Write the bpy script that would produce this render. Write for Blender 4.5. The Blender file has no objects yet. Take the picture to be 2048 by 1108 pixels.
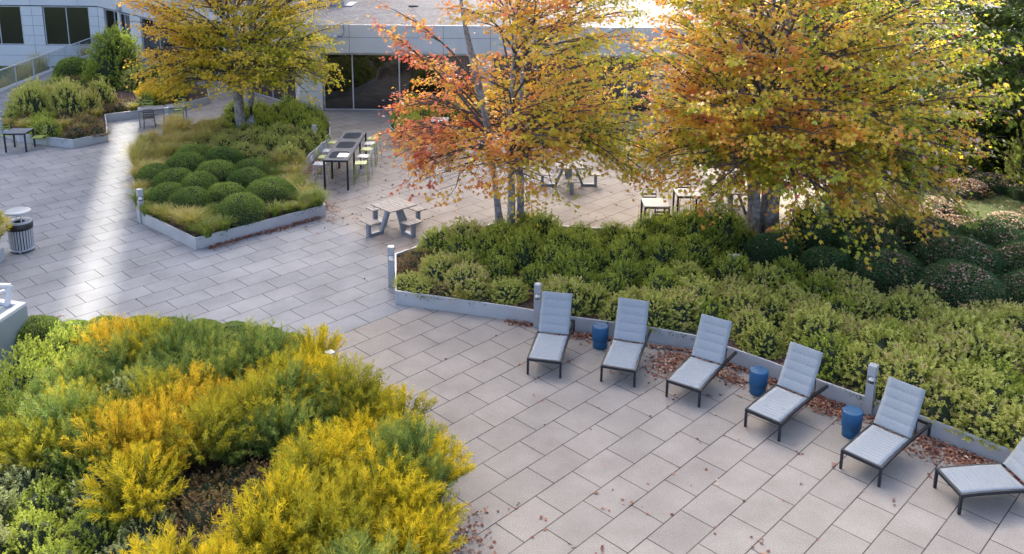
import bpy, math, random
import numpy as np
from mathutils import Vector, Matrix
rnd = random.Random(7); RN = np.random.default_rng(11)
PI = math.pi; R = math.radians
scn = bpy.context.scene
col = scn.collection

# ------------------------------------------------------------------ materials
def _mat(name):
    m = bpy.data.materials.new(name); m.use_nodes = True
    nt = m.node_tree; b = nt.nodes['Principled BSDF']
    return m, nt, b
def nd(nt, t, **kw):
    n = nt.nodes.new(t)
    for k, v in kw.items(): setattr(n, k, v)
    return n
def plain(name, c, rough=.5, metal=0, noise=.12, scale=6, bump=0, bscale=60, spec=.5):
    m, nt, b = _mat(name)
    b.inputs['Roughness'].default_value = rough; b.inputs['Metallic'].default_value = metal
    b.inputs['Specular IOR Level'].default_value = spec
    tc = nd(nt, 'ShaderNodeNewGeometry')
    n = nd(nt, 'ShaderNodeTexNoise'); n.inputs['Scale'].default_value = scale; n.inputs['Detail'].default_value = 6
    nt.links.new(tc.outputs['Position'], n.inputs['Vector'])
    r = nd(nt, 'ShaderNodeValToRGB')
    r.color_ramp.elements[0].position = .3; r.color_ramp.elements[1].position = .7
    r.color_ramp.elements[0].color = (*[x*(1-noise) for x in c], 1)
    r.color_ramp.elements[1].color = (*[min(1, x*(1+noise)) for x in c], 1)
    nt.links.new(n.outputs['Fac'], r.inputs['Fac']); nt.links.new(r.outputs['Color'], b.inputs['Base Color'])
    if bump:
        n2 = nd(nt, 'ShaderNodeTexNoise'); n2.inputs['Scale'].default_value = bscale; n2.inputs['Detail'].default_value = 4
        nt.links.new(tc.outputs['Position'], n2.inputs['Vector'])
        bp = nd(nt, 'ShaderNodeBump'); bp.inputs['Strength'].default_value = bump; bp.inputs['Distance'].default_value = .02
        nt.links.new(n2.outputs['Fac'], bp.inputs['Height']); nt.links.new(bp.outputs['Normal'], b.inputs['Normal'])
    return m
def leafmat(name, stops, trans=.35, rough=.55, hue=.0, spec=.3, val=.12):
    """stops: list of (pos,(r,g,b)); per-leaf attribute 'tint' picks the leaf's own pigment"""
    m, nt, b = _mat(name)
    at = nd(nt, 'ShaderNodeAttribute', attribute_name='tint')
    oi = nd(nt, 'ShaderNodeObjectInfo')
    ma = nd(nt, 'ShaderNodeMath', operation='MULTIPLY_ADD')
    nt.links.new(oi.outputs['Random'], ma.inputs[0]); ma.inputs[1].default_value = hue
    nt.links.new(at.outputs['Fac'], ma.inputs[2])
    sb = nd(nt, 'ShaderNodeMath', operation='SUBTRACT'); nt.links.new(ma.outputs[0], sb.inputs[0]); sb.inputs[1].default_value = hue/2
    r = nd(nt, 'ShaderNodeValToRGB'); cr = r.color_ramp
    while len(cr.elements) < len(stops): cr.elements.new(.5)
    for e, (p, c) in zip(cr.elements, stops): e.position = p; e.color = (*c, 1)
    nt.links.new(sb.outputs[0], r.inputs['Fac'])
    b.inputs['Roughness'].default_value = rough; b.inputs['Specular IOR Level'].default_value = spec
    nt.links.new(r.outputs['Color'], b.inputs['Base Color'])
    tr = nd(nt, 'ShaderNodeBsdfTranslucent'); nt.links.new(r.outputs['Color'], tr.inputs['Color'])
    mx = nd(nt, 'ShaderNodeMixShader'); mx.inputs[0].default_value = trans
    nt.links.new(b.outputs[0], mx.inputs[1]); nt.links.new(tr.outputs[0], mx.inputs[2])
    nt.links.new(mx.outputs[0], nt.nodes['Material Output'].inputs['Surface'])
    return m

M = {}
M['white_panel'] = plain('white_panel', (.60, .625, .62), .4, noise=.04, scale=1.2)
M['joint'] = plain('joint', (.10, .11, .12), .8)
M['planter'] = plain('planter_steel', (.41, .425, .418), .45, noise=.07, scale=2.5)
M['alu'] = plain('aluminium', (.38, .405, .42), .38, .15, noise=.05, scale=9)
M['rail'] = plain('rail_metal', (.46, .49, .52), .4, .2, noise=.04)
M['black'] = plain('black_metal', (.022, .027, .034), .38, .3, noise=.1)
M['dark'] = plain('dark_grey_metal', (.07, .08, .09), .45, .2)
M['charcoal'] = plain('charcoal', (.028, .028, .03), .7)
M['rubber'] = plain('black_liner', (.012, .012, .013), .35)
M['lamp'] = plain('lamp_lens', (.85, .87, .9), .2)
M['sling'] = plain('sling_fabric', (.285, .318, .332), .8, noise=.09, scale=38, bump=.25, bscale=420, spec=.2)
M['blue'] = plain('blue_plastic', (.008, .075, .17), .5, noise=.10, scale=9)
M['green_paint'] = plain('green_paint', (.30, .36, .09), .45)
M['pale_paint'] = plain('pale_paint', (.36, .39, .40), .4)
M['brown_paint'] = plain('brown_paint', (.07, .05, .04), .5)
M['slate'] = plain('slate_top', (.13, .145, .16), .8, noise=.2, scale=3)
M['glass_top'] = plain('grey_glass', (.03, .038, .046), .9, noise=.2, scale=3, spec=.05)
M['pale_top'] = plain('pale_top', (.34, .35, .32), .5, noise=.06)
M['table_grey'] = plain('table_grey', (.12, .125, .13), .8, noise=.1, spec=.15)
M['cream_top'] = plain('cream_top', (.58, .59, .53), .5)
M['grey_post'] = plain('grey_post', (.20, .23, .26), .5, noise=.1)
M['cabinet'] = plain('cabinet_green', (.26, .31, .31), .5, noise=.06, scale=2)
M['white'] = plain('white_paint', (.60, .60, .59), .45, noise=.05)
M['bark'] = plain('bark', (.085, .075, .07), .85, noise=.45, scale=14, bump=.6, bscale=40)
M['twig'] = plain('twig', (.085, .07, .062), .85, noise=.3, scale=14)
M['pale_bark'] = plain('pale_bark', (.28, .27, .26), .85, noise=.5, scale=9, bump=.6, bscale=34)
M['stem'] = plain('stem', (.075, .055, .04), .9, noise=.3, scale=20)
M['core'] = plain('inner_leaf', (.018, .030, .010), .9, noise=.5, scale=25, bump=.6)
M['pane'] = plain('dark_window_glass', (.012, .010, .008), .03, noise=.5, scale=.6, spec=.9)
M['frame'] = plain('window_frame', (.50, .51, .52), .4, .2)
M['tower'] = plain('tower_concrete', (.40, .40, .39), .8, noise=.08, scale=.4)
M['sign'] = plain('grey_sign', (.34, .35, .37), .5)
def soilmat():
    m, nt, b = _mat('mulch_soil'); g = nd(nt, 'ShaderNodeNewGeometry')
    v = nd(nt, 'ShaderNodeTexVoronoi'); v.inputs['Scale'].default_value = 24
    nt.links.new(g.outputs['Position'], v.inputs['Vector'])
    r = nd(nt, 'ShaderNodeValToRGB'); cr = r.color_ramp; cr.interpolation = 'LINEAR'
    cr.elements[0].color = (.02, .014, .01, 1); cr.elements[1].color = (.16, .10, .075, 1)
    for p, c in ((.25, (.03, .02, .014)), (.5, (.07, .042, .03)), (.8, (.11, .065, .048))):
        e = cr.elements.new(p); e.color = (*c, 1)
    sep = nd(nt, 'ShaderNodeSeparateColor'); nt.links.new(v.outputs['Color'], sep.inputs[0])
    nt.links.new(sep.outputs[0], r.inputs['Fac']); nt.links.new(r.outputs['Color'], b.inputs['Base Color'])
    b.inputs['Roughness'].default_value = .95
    bp = nd(nt, 'ShaderNodeBump'); bp.inputs['Distance'].default_value = .03; nt.links.new(v.outputs['Distance'], bp.inputs['Height'])
    nt.links.new(bp.outputs['Normal'], b.inputs['Normal']); return m
M['soil'] = soilmat()
def gravelmat():
    m, nt, b = _mat('roof_gravel'); g = nd(nt, 'ShaderNodeNewGeometry')
    v = nd(nt, 'ShaderNodeTexVoronoi'); v.inputs['Scale'].default_value = 9
    n = nd(nt, 'ShaderNodeTexNoise'); n.inputs['Scale'].default_value = .45; n.inputs['Detail'].default_value = 8; n.inputs['Roughness'].default_value = .75
    for q in (v, n): nt.links.new(g.outputs['Position'], q.inputs['Vector'])
    sep = nd(nt, 'ShaderNodeSeparateColor'); nt.links.new(v.outputs['Color'], sep.inputs[0])
    r = nd(nt, 'ShaderNodeValToRGB'); r.color_ramp.elements[0].color = (.10, .10, .097, 1); r.color_ramp.elements[1].color = (.25, .247, .24, 1)
    nt.links.new(sep.outputs[0], r.inputs['Fac'])
    r2 = nd(nt, 'ShaderNodeValToRGB'); r2.color_ramp.elements[0].position = .38; r2.color_ramp.elements[1].position = .62
    r2.color_ramp.elements[0].color = (.62, .63, .64, 1); r2.color_ramp.elements[1].color = (1, 1, 1, 1)
    nt.links.new(n.outputs['Fac'], r2.inputs['Fac'])
    mx = nd(nt, 'ShaderNodeMix', data_type='RGBA', blend_type='MULTIPLY'); mx.inputs[0].default_value = 1
    nt.links.new(r.outputs[0], mx.inputs[6]); nt.links.new(r2.outputs[0], mx.inputs[7]); nt.links.new(mx.outputs[2], b.inputs['Base Color'])
    b.inputs['Roughness'].default_value = .9; return m
M['gravel'] = gravelmat()
def grassmat():
    m, nt, b = _mat('lawn_grass'); g = nd(nt, 'ShaderNodeNewGeometry')
    n = nd(nt, 'ShaderNodeTexNoise'); n.inputs['Scale'].default_value = 3; n.inputs['Detail'].default_value = 10; n.inputs['Roughness'].default_value = .8
    nt.links.new(g.outputs['Position'], n.inputs['Vector'])
    r = nd(nt, 'ShaderNodeValToRGB'); r.color_ramp.elements[0].position = .35; r.color_ramp.elements[1].position = .65
    r.color_ramp.elements[0].color = (.045, .075, .02, 1); r.color_ramp.elements[1].color = (.13, .17, .04, 1)
    nt.links.new(n.outputs['Fac'], r.inputs['Fac']); nt.links.new(r.outputs[0], b.inputs['Base Color'])
    bp = nd(nt, 'ShaderNodeBump'); bp.inputs['Distance'].default_value = .05; n2 = nd(nt, 'ShaderNodeTexNoise'); n2.inputs['Scale'].default_value = 60
    nt.links.new(g.outputs['Position'], n2.inputs['Vector']); nt.links.new(n2.outputs['Fac'], bp.inputs['Height']); nt.links.new(bp.outputs['Normal'], b.inputs['Normal'])
    b.inputs['Roughness'].default_value = .95; return m
M['grass'] = grassmat()
TH, TA, TB, OY = .8023, .45325, .61328, 12.993   # slab grid: angle, half length, width, origin
def pavemat():
    m, nt, b = _mat('concrete_pavers')
    g = nd(nt, 'ShaderNodeNewGeometry')
    s = nd(nt, 'ShaderNodeVectorMath', operation='SUBTRACT'); s.inputs[1].default_value = (-.0037, OY, 0)
    nt.links.new(g.outputs['Position'], s.inputs[0])
    ro = nd(nt, 'ShaderNodeVectorRotate', rotation_type='Z_AXIS'); ro.inputs['Angle'].default_value = -TH
    nt.links.new(s.outputs[0], ro.inputs['Vector'])
    ad = nd(nt, 'ShaderNodeVectorMath', operation='ADD'); ad.inputs[1].default_value = (TA, 0, 0)
    nt.links.new(ro.outputs[0], ad.inputs[0])
    br = nd(nt, 'ShaderNodeTexBrick'); br.offset = .5; br.offset_frequency = 2; br.squash = 1
    I = br.inputs; I['Scale'].default_value = 1; I['Brick Width'].default_value = 2*TA; I['Row Height'].default_value = TB
    I['Mortar Size'].default_value = .0088; I['Mortar Smooth'].default_value = .15; I['Bias'].default_value = 0
    I['Color1'].default_value = (0, 0, 0, 1); I['Color2'].default_value = (1, 1, 1, 1); I['Mortar'].default_value = (.5, .5, .5, 1)
    nt.links.new(ad.outputs[0], br.inputs['Vector'])
    # bluish shade left, warm light right of a joint line, painted into slab colour
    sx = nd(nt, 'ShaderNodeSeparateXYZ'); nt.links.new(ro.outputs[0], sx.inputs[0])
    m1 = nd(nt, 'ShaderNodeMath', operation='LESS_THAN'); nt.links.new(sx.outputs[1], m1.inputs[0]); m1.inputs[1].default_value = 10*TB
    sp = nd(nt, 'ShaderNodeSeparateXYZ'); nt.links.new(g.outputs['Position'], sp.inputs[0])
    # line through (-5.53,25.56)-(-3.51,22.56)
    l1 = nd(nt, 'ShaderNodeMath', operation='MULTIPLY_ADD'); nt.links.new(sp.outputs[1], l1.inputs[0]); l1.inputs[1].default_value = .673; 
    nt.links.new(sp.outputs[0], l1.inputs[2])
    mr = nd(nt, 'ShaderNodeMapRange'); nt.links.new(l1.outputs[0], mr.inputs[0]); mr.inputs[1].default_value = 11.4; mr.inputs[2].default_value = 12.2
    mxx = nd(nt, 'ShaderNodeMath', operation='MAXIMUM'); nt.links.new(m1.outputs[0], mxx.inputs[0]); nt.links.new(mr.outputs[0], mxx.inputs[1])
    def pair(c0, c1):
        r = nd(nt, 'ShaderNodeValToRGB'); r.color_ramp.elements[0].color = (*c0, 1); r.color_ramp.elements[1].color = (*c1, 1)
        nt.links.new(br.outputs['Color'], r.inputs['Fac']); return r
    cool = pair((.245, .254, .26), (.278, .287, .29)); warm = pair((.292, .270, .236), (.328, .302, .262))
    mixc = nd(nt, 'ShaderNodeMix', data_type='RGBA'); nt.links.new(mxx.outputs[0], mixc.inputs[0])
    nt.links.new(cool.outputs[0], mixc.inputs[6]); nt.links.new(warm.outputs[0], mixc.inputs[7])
    # stains and aggregate
    n = nd(nt, 'ShaderNodeTexNoise'); n.inputs['Scale'].default_value = .8; n.inputs['Detail'].default_value = 8; n.inputs['Roughness'].default_value = .65
    n2 = nd(nt, 'ShaderNodeTexNoise'); n2.inputs['Scale'].default_value = 48; n2.inputs['Detail'].default_value = 3
    for q in (n, n2): nt.links.new(g.outputs['Position'], q.inputs['Vector'])
    r1 = nd(nt, 'ShaderNodeMapRange'); nt.links.new(n.outputs['Fac'], r1.inputs[0]); r1.inputs[1].default_value = .3; r1.inputs[2].default_value = .7; r1.inputs[3].default_value = .78; r1.inputs[4].default_value = 1.12
    r2 = nd(nt, 'ShaderNodeMapRange'); nt.links.new(n2.outputs['Fac'], r2.inputs[0]); r2.inputs[1].default_value = .25; r2.inputs[2].default_value = .75; r2.inputs[3].default_value = .74; r2.inputs[4].default_value = 1.22
    mm = nd(nt, 'ShaderNodeMath', operation='MULTIPLY'); nt.links.new(r1.outputs[0], mm.inputs[0]); nt.links.new(r2.outputs[0], mm.inputs[1])
    sc = nd(nt, 'ShaderNodeVectorMath', operation='SCALE'); nt.links.new(mixc.outputs[2], sc.inputs[0]); nt.links.new(mm.outputs[0], sc.inputs['Scale'])
    # joints: grit filled, uneven
    n3 = nd(nt, 'ShaderNodeTexNoise'); n3.inputs['Scale'].default_value = 1.3; n3.inputs['Detail'].default_value = 4
    nt.links.new(g.outputs['Position'], n3.inputs['Vector'])
    rj = nd(nt, 'ShaderNodeMapRange'); nt.links.new(n3.outputs['Fac'], rj.inputs[0]); rj.inputs[1].default_value = .35; rj.inputs[2].default_value = .65; rj.inputs[3].default_value = .7; rj.inputs[4].default_value = 1
    jf = nd(nt, 'ShaderNodeMath', operation='MULTIPLY'); nt.links.new(br.outputs['Fac'], jf.inputs[0]); nt.links.new(rj.outputs[0], jf.inputs[1])
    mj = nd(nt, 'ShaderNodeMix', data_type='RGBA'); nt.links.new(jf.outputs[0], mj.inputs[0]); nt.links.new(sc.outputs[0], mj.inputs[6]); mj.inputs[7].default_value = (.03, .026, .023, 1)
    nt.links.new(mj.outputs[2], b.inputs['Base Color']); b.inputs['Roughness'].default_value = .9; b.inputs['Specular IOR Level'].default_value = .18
    bp = nd(nt, 'ShaderNodeBump', invert=True); bp.inputs['Distance'].default_value = .01; bp.inputs['Strength'].default_value = .6
    nt.links.new(br.outputs['Fac'], bp.inputs['Height']); nt.links.new(bp.outputs['Normal'], b.inputs['Normal'])
    return m
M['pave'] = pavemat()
def timber():
    m, nt, b = _mat('weathered_timber'); g = nd(nt, 'ShaderNodeTexCoord')
    mp = nd(nt, 'ShaderNodeMapping'); mp.inputs['Scale'].default_value = (30, 3, 30); nt.links.new(g.outputs['Object'], mp.inputs[0])
    n = nd(nt, 'ShaderNodeTexNoise'); n.inputs['Scale'].default_value = 1.5; n.inputs['Detail'].default_value = 6; nt.links.new(mp.outputs[0], n.inputs['Vector'])
    r = nd(nt, 'ShaderNodeValToRGB'); r.color_ramp.elements[0].position = .3; r.color_ramp.elements[1].position = .7
    r.color_ramp.elements[0].color = (.17, .155, .13, 1); r.color_ramp.elements[1].color = (.36, .34, .30, 1)
    nt.links.new(n.outputs['Fac'], r.inputs['Fac']); nt.links.new(r.outputs[0], b.inputs['Base Color']); b.inputs['Roughness'].default_value = .75; return m
M['timber'] = timber()
def railglass():
    M['pane'].node_tree.nodes['Principled BSDF'].inputs['IOR'].default_value = 1.75
    m, nt, b = _mat('rail_glass'); b.inputs['Base Color'].default_value = (.55, .6, .62, 1); b.inputs['Roughness'].default_value = .1
    tr = nd(nt, 'ShaderNodeBsdfTransparent'); tr.inputs[0].default_value = (.86, .88, .88, 1); mx = nd(nt, 'ShaderNodeMixShader'); mx.inputs[0].default_value = .10
    nt.links.new(tr.outputs[0], mx.inputs[1]); nt.links.new(b.outputs[0], mx.inputs[2]); nt.links.new(mx.outputs[0], nt.nodes['Material Output'].inputs['Surface']); return m
M['rail_glass'] = railglass()

# leaves
MAPLE = [(0, (.62, .12, .08)), (.14, (.70, .21, .09)), (.32, (.80, .37, .08)), (.48, (.80, .49, .06)), (.66, (.68, .57, .05)), (.82, (.48, .50, .045)), (.94, (.27, .38, .035)), (1, (.78, .64, .52))]
M['maple'] = leafmat('maple_leaf', MAPLE, .55, rough=.4, spec=.5)
M['gold'] = leafmat('gold_leaf', [(0, (.74, .33, .08)), (.3, (.84, .50, .06)), (.6, (.78, .58, .05)), (.8, (.58, .55, .05)), (1, (.32, .40, .045))], .55)
M['lt_shrub'] = leafmat('light_shrub_leaf', [(0, (.07, .09, .02)), (.2, (.24, .27, .055)), (.5, (.48, .51, .10)), (.88, (.58, .60, .16)), (1, (.54, .42, .2))], .4, hue=.22)
M['mid_shrub'] = leafmat('green_shrub_leaf', [(0, (.05, .08, .016)), (.3, (.19, .26, .04)), (.65, (.37, .44, .06)), (1, (.52, .56, .10))], .4, hue=.15)
M['box'] = leafmat('boxwood_leaf', [(0, (.045, .09, .025)), (.45, (.18, .27, .05)), (.85, (.36, .44, .08)), (1, (.5, .54, .12))], .35, hue=.25)
M['dkbox'] = leafmat('dark_boxwood_leaf', [(0, (.025, .065, .022)), (.6, (.08, .165, .055)), (1, (.17, .25, .06))], .25, hue=.1)
M['am_gold'] = leafmat('amsonia_gold', [(0, (.10, .13, .02)), (.3, (.34, .33, .02)), (.65, (.74, .60, .025)), (1, (.82, .60, .03))], .45, hue=.25)
M['am_orange'] = leafmat('amsonia_orange', [(0, (.20, .20, .02)), (.4, (.66, .50, .03)), (1, (.88, .60, .05))], .45, hue=.2)
M['am_green'] = leafmat('amsonia_green', [(0, (.07, .13, .035)), (.45, (.19, .28, .06)), (.75, (.36, .40, .07)), (1, (.55, .50, .06))], .4, hue=.25)
M['am_lime'] = leafmat('amsonia_lime', [(0, (.19, .22, .03)), (.5, (.42, .40, .03)), (1, (.66, .53, .03))], .45, hue=.3)
M['sage'] = leafmat('sage_leaf', [(0, (.07, .10, .025)), (.45, (.22, .27, .065)), (1, (.58, .60, .27))], .3, hue=.1)
M['straw'] = leafmat('straw_grass', [(0, (.18, .22, .04)), (.4, (.40, .38, .08)), (.8, (.60, .50, .14)), (1, (.60, .42, .18))], .35, hue=.3)
M['grn_grass'] = leafmat('green_grass', [(0, (.08, .13, .025)), (.5, (.20, .28, .045)), (1, (.46, .42, .09))], .35, hue=.3)
M['rust'] = leafmat('rust_leaf', [(0, (.05, .04, .02)), (.4, (.14, .09, .04)), (.7, (.28, .17, .08)), (1, (.30, .26, .06))], .3, hue=.3)
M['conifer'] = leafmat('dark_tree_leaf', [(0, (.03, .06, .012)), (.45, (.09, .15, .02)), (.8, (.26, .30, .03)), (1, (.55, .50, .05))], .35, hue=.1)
M['litter'] = leafmat('dry_leaf', [(0, (.11, .03, .02)), (.3, (.24, .08, .045)), (.6, (.33, .17, .11)), (.82, (.44, .30, .21)), (1, (.58, .49, .39))], .15)
M['ivy'] = leafmat('ivy_leaf', [(0, (.015, .04, .015)), (.6, (.035, .085, .03)), (1, (.10, .15, .05))], .2)

# ------------------------------------------------------------------ mesh building
class MB:
    def __init__(s): s.v = []; s.f = []; s.sm = []
    def add(s, vs, fs, smooth=False):
        o = len(s.v); s.v += [tuple(p) for p in vs]; s.f += [tuple(i+o for i in f) for f in fs]; s.sm += [smooth]*len(fs); return s
    def box(s, c, d, rz=0, m=None):
        x, y, z = d[0]/2, d[1]/2, d[2]/2; ca, sa = math.cos(rz), math.sin(rz)
        vs = []
        for sx, sy, sz in ((-1,-1,-1),(1,-1,-1),(1,1,-1),(-1,1,-1),(-1,-1,1),(1,-1,1),(1,1,1),(-1,1,1)):
            X, Y = sx*x, sy*y; vs.append((c[0]+X*ca-Y*sa, c[1]+X*sa+Y*ca, c[2]+sz*z))
        return s.add(vs, [(3,2,1,0),(4,5,6,7),(0,1,5,4),(1,2,6,5),(2,3,7,6),(3,0,4,7)])
    def bar(s, p, q, w, h, up=(0,0,1)):
        p = Vector(p); q = Vector(q); d = (q-p).normalized(); r = d.cross(Vector(up))
        if r.length < 1e-4: r = d.cross(Vector((0,1,0)))
        r.normalize(); u = r.cross(d)
        vs = [a+r*i*w/2+u*j*h/2 for a in (p, q) for i, j in ((-1,-1),(1,-1),(1,1),(-1,1))]
        return s.add(vs, [(0,1,2,3),(7,6,5,4),(0,4,5,1),(1,5,6,2),(2,6,7,3),(3,7,4,0)])
    def tube(s, pts, rad, n=8, caps=True):
        pts = [Vector(p) for p in pts]; m = len(pts)
        if not hasattr(rad, '__len__'): rad = [rad]*m
        o = len(s.v); up = Vector((0,0,1))
        for i, p in enumerate(pts):
            d = (pts[min(i+1, m-1)]-pts[max(i-1, 0)]).normalized()
            a = d.cross(up)
            if a.length < .05: a = d.cross(Vector((1,0,0)))
            a.normalize(); b = d.cross(a)
            for k in range(n):
                t = 2*PI*k/n; s.v.append(tuple(p+(a*math.cos(t)+b*math.sin(t))*rad[i]))
        for i in range(m-1):
            for k in range(n):
                k2 = (k+1) % n; s.f.append((o+i*n+k, o+(i+1)*n+k, o+(i+1)*n+k2, o+i*n+k2)); s.sm.append(True)
        if caps:
            s.f.append(tuple(o+k for k in range(n))); s.f.append(tuple(o+(m-1)*n+k for k in reversed(range(n)))); s.sm += [False, False]
        return s
    def lathe(s, prof, c=(0,0,0), n=32, smooth=True):
        o = len(s.v)
        for r, z in prof:
            for k in range(n):
                t = 2*PI*k/n; s.v.append((c[0]+r*math.cos(t), c[1]+r*math.sin(t), c[2]+z))
        for i in range(len(prof)-1):
            for k in range(n):
                k2 = (k+1) % n; s.f.append((o+i*n+k, o+i*n+k2, o+(i+1)*n+k2, o+(i+1)*n+k)); s.sm.append(smooth)
        return s
    def prism(s, poly, z0, z1):
        n = len(poly); vs = [(x, y, z0) for x, y in poly]+[(x, y, z1) for x, y in poly]
        return s.add(vs, [tuple(reversed(range(n))), tuple(range(n, 2*n))]+[(i, (i+1) % n, n+(i+1) % n, n+i) for i in range(n)])
    def mesh(s, name, mat):
        me = bpy.data.meshes.new(name); me.from_pydata(s.v, [], s.f)
        me.polygons.foreach_set('use_smooth', s.sm); me.materials.append(M[mat] if isinstance(mat, str) else mat); me.update(); return me
    def build(s, name, mat, parent=None, bevel=0):
        o = bpy.data.objects.new(name, s.mesh(name, mat)); col.objects.link(o)
        if parent: o.parent = parent
        if bevel:
            b = o.modifiers.new('bevel', 'BEVEL'); b.width = bevel; b.segments = 2; b.limit_method = 'ANGLE'
        return o
def tag(o, label=None, cat=None, group=None, kind=None):
    if label: o['label'] = label
    if cat: o['category'] = cat
    if group: o['group'] = group
    if kind: o['kind'] = kind
    return o
def thing(name, label, cat, loc=(0,0,0), rz=0, group=None):
    o = bpy.data.objects.new(name, None); col.objects.link(o); o.empty_display_size = .2
    o.location = loc; o.rotation_euler = (0, 0, rz); return tag(o, label, cat, group)
def kids(o): return [c for c in col.objects if c.parent == o]
def dup(o, loc=None, rz=None, label=None, group=None, parent=None, scale=None, cache={}):
    c = o.copy(); col.objects.link(c)
    if parent: c.parent = parent
    if loc is not None: c.location = loc
    if rz is not None: c.rotation_euler = (0, 0, rz)
    if scale is not None: c.scale = scale
    if label: c['label'] = label
    if group: c['group'] = group
    key = o.name
    if key not in cache: cache[key] = kids(o) if parent is None or True else []
    for ch in cache[key]: dup(ch, parent=c)
    return c

def leafmesh(name, C, X, N, S, tmpl, mat, tint, extra=None):
    """C centres, X leaf axis, N normal, S size, tmpl (points3, faces)"""
    T = np.array(tmpl[0], float); F = tmpl[1]
    X = X/np.maximum(np.linalg.norm(X, axis=1, keepdims=True), 1e-6)
    Y = np.cross(N, X); Y /= np.maximum(np.linalg.norm(Y, axis=1, keepdims=True), 1e-6); Z = np.cross(X, Y)
    S = np.asarray(S)[:, None, None]
    V = C[:, None, :]+S*(T[None, :, 0, None]*X[:, None, :]+T[None, :, 1, None]*Y[:, None, :]+T[None, :, 2, None]*Z[:, None, :])
    n, k = len(C), len(T); V = V.reshape(-1, 3)
    L = []; st = []; tot = []; base = np.arange(n)*k
    fl = [len(f) for f in F]; flat = np.concatenate([np.array(f) for f in F])
    loops = (base[:, None]+flat[None, :]).ravel()
    starts1 = np.concatenate([[0], np.cumsum(fl)[:-1]]); per = sum(fl)
    starts = (np.arange(n)[:, None]*per+starts1[None, :]).ravel(); totals = np.tile(fl, n)
    tt = np.repeat(np.clip(tint, 0, 1), len(F)); mi = np.zeros(len(starts), int); sm = np.zeros(len(starts), bool)
    if extra is not None:      # MB with stems/core, second material
        ev = np.array(extra[0].v, float).reshape(-1, 3); o = len(V); V = np.concatenate([V, ev])
        el = [len(f) for f in extra[0].f]; ef = np.concatenate([np.array(f) for f in extra[0].f])+o
        starts = np.concatenate([starts, len(loops)+np.concatenate([[0], np.cumsum(el)[:-1]]).astype(int)])
        loops = np.concatenate([loops, ef]); totals = np.concatenate([totals, el])
        tt = np.concatenate([tt, np.zeros(len(el))]); mi = np.concatenate([mi, np.ones(len(el), int)]); sm = np.concatenate([sm, np.ones(len(el), bool)])
    me = bpy.data.meshes.new(name)
    me.vertices.add(len(V)); me.vertices.foreach_set('co', V.ravel().astype(np.float32))
    me.loops.add(len(loops)); me.loops.foreach_set('vertex_index', loops.astype(np.int32))
    me.polygons.add(len(starts)); me.polygons.foreach_set('loop_start', starts.astype(np.int32))
    try: me.polygons.foreach_set('loop_total', totals.astype(np.int32))
    except Exception: pass
    me.materials.append(M[mat])
    if extra is not None: me.materials.append(M[extra[1]]); me.polygons.foreach_set('material_index', mi.astype(np.int32)); me.polygons.foreach_set('use_smooth', sm)
    a = me.attributes.new('tint', 'FLOAT', 'FACE'); me.update(); me.validate()
    if len(a.data) == len(tt): me.attributes['tint'].data.foreach_set('value', tt.astype(np.float32))
    else: print('tint mismatch', name, len(a.data), len(tt))
    return me
def star():
    pol = [(0, .62), (28, .27), (55, .56), (88, .24), (122, .36), (180, .20), (238, .36), (272, .24), (305, .56), (332, .27)]
    pts = [(.22+r*math.cos(R(a)), r*math.sin(R(a)), -.35*abs(r*math.sin(R(a)))-.12*max(0, r*math.cos(R(a)))) for a, r in pol]
    return pts, [tuple(range(10))]
T_STAR = star()
T_LEAF = ([(0,0,0), (.45,.24,.03), (1,0,-.08), (.45,-.24,.03)], [(0,3,2,1)])
T_NEEDLE = ([(0,-.035,0), (.6,-.05,.0), (1,0,-.12), (.6,.05,0), (0,.035,0)], [(0,1,2,3,4)])
T_CURL = ([(-.4,-.3,.12), (.0,-.42,.05), (.42,-.18,.2), (.5,.2,.05), (.05,.4,.18), (-.42,.25,.0)], [(0,1,2,5), (5,2,3,4)])
def rvec(n, rng=RN):
    v = rng.normal(size=(n, 3)); return v/np.linalg.norm(v, axis=1, keepdims=True)
def noise3(P, f=1., seed=0):
    r = np.random.default_rng(seed); o = np.zeros(len(P))
    for k in range(4):
        w = r.normal(size=3)*f*(1.5**k); o += np.sin(P@w+r.uniform(0, 6.28))/(1.4**k)
    return o/2.4
def instance(name, me, label, cat, loc, rz=0, sc=(1,1,1), group=None):
    o = bpy.data.objects.new(name, me); col.objects.link(o); o.location = loc; o.rotation_euler = (0, 0, rz); o.scale = sc
    return tag(o, label, cat, group)

# ------------------------------------------------------------------ setting
def sheet(name, poly, z, mat, skirt=0):
    b = MB()
    if skirt: b.prism(poly, z-skirt, z)
    else: b.add([(x, y, z) for x, y in poly], [tuple(range(len(poly)))])
    return tag(b.build(name, mat), kind='structure')
sheet('ground', [(-400,-300), (400,-300), (400,500), (-400,500)], -1.4, 'grass')
plaza_poly = [(-26,-12), (30,-12), (30,41.5), (-8.5,41.5), (-25.9,58.5), (-25.2,55), (-24.8,42), (-25.6,34), (-26,20)]
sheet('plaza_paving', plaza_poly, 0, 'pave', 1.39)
sheet('lawn', [(9.2,23.2), (12.5,21.5), (14.0,17.5), (30,12), (60,14), (60,80), (24,80), (20,41), (15.5,33), (12.5,28.2), (9.5,26.5)], .26, 'grass', .24)

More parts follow.
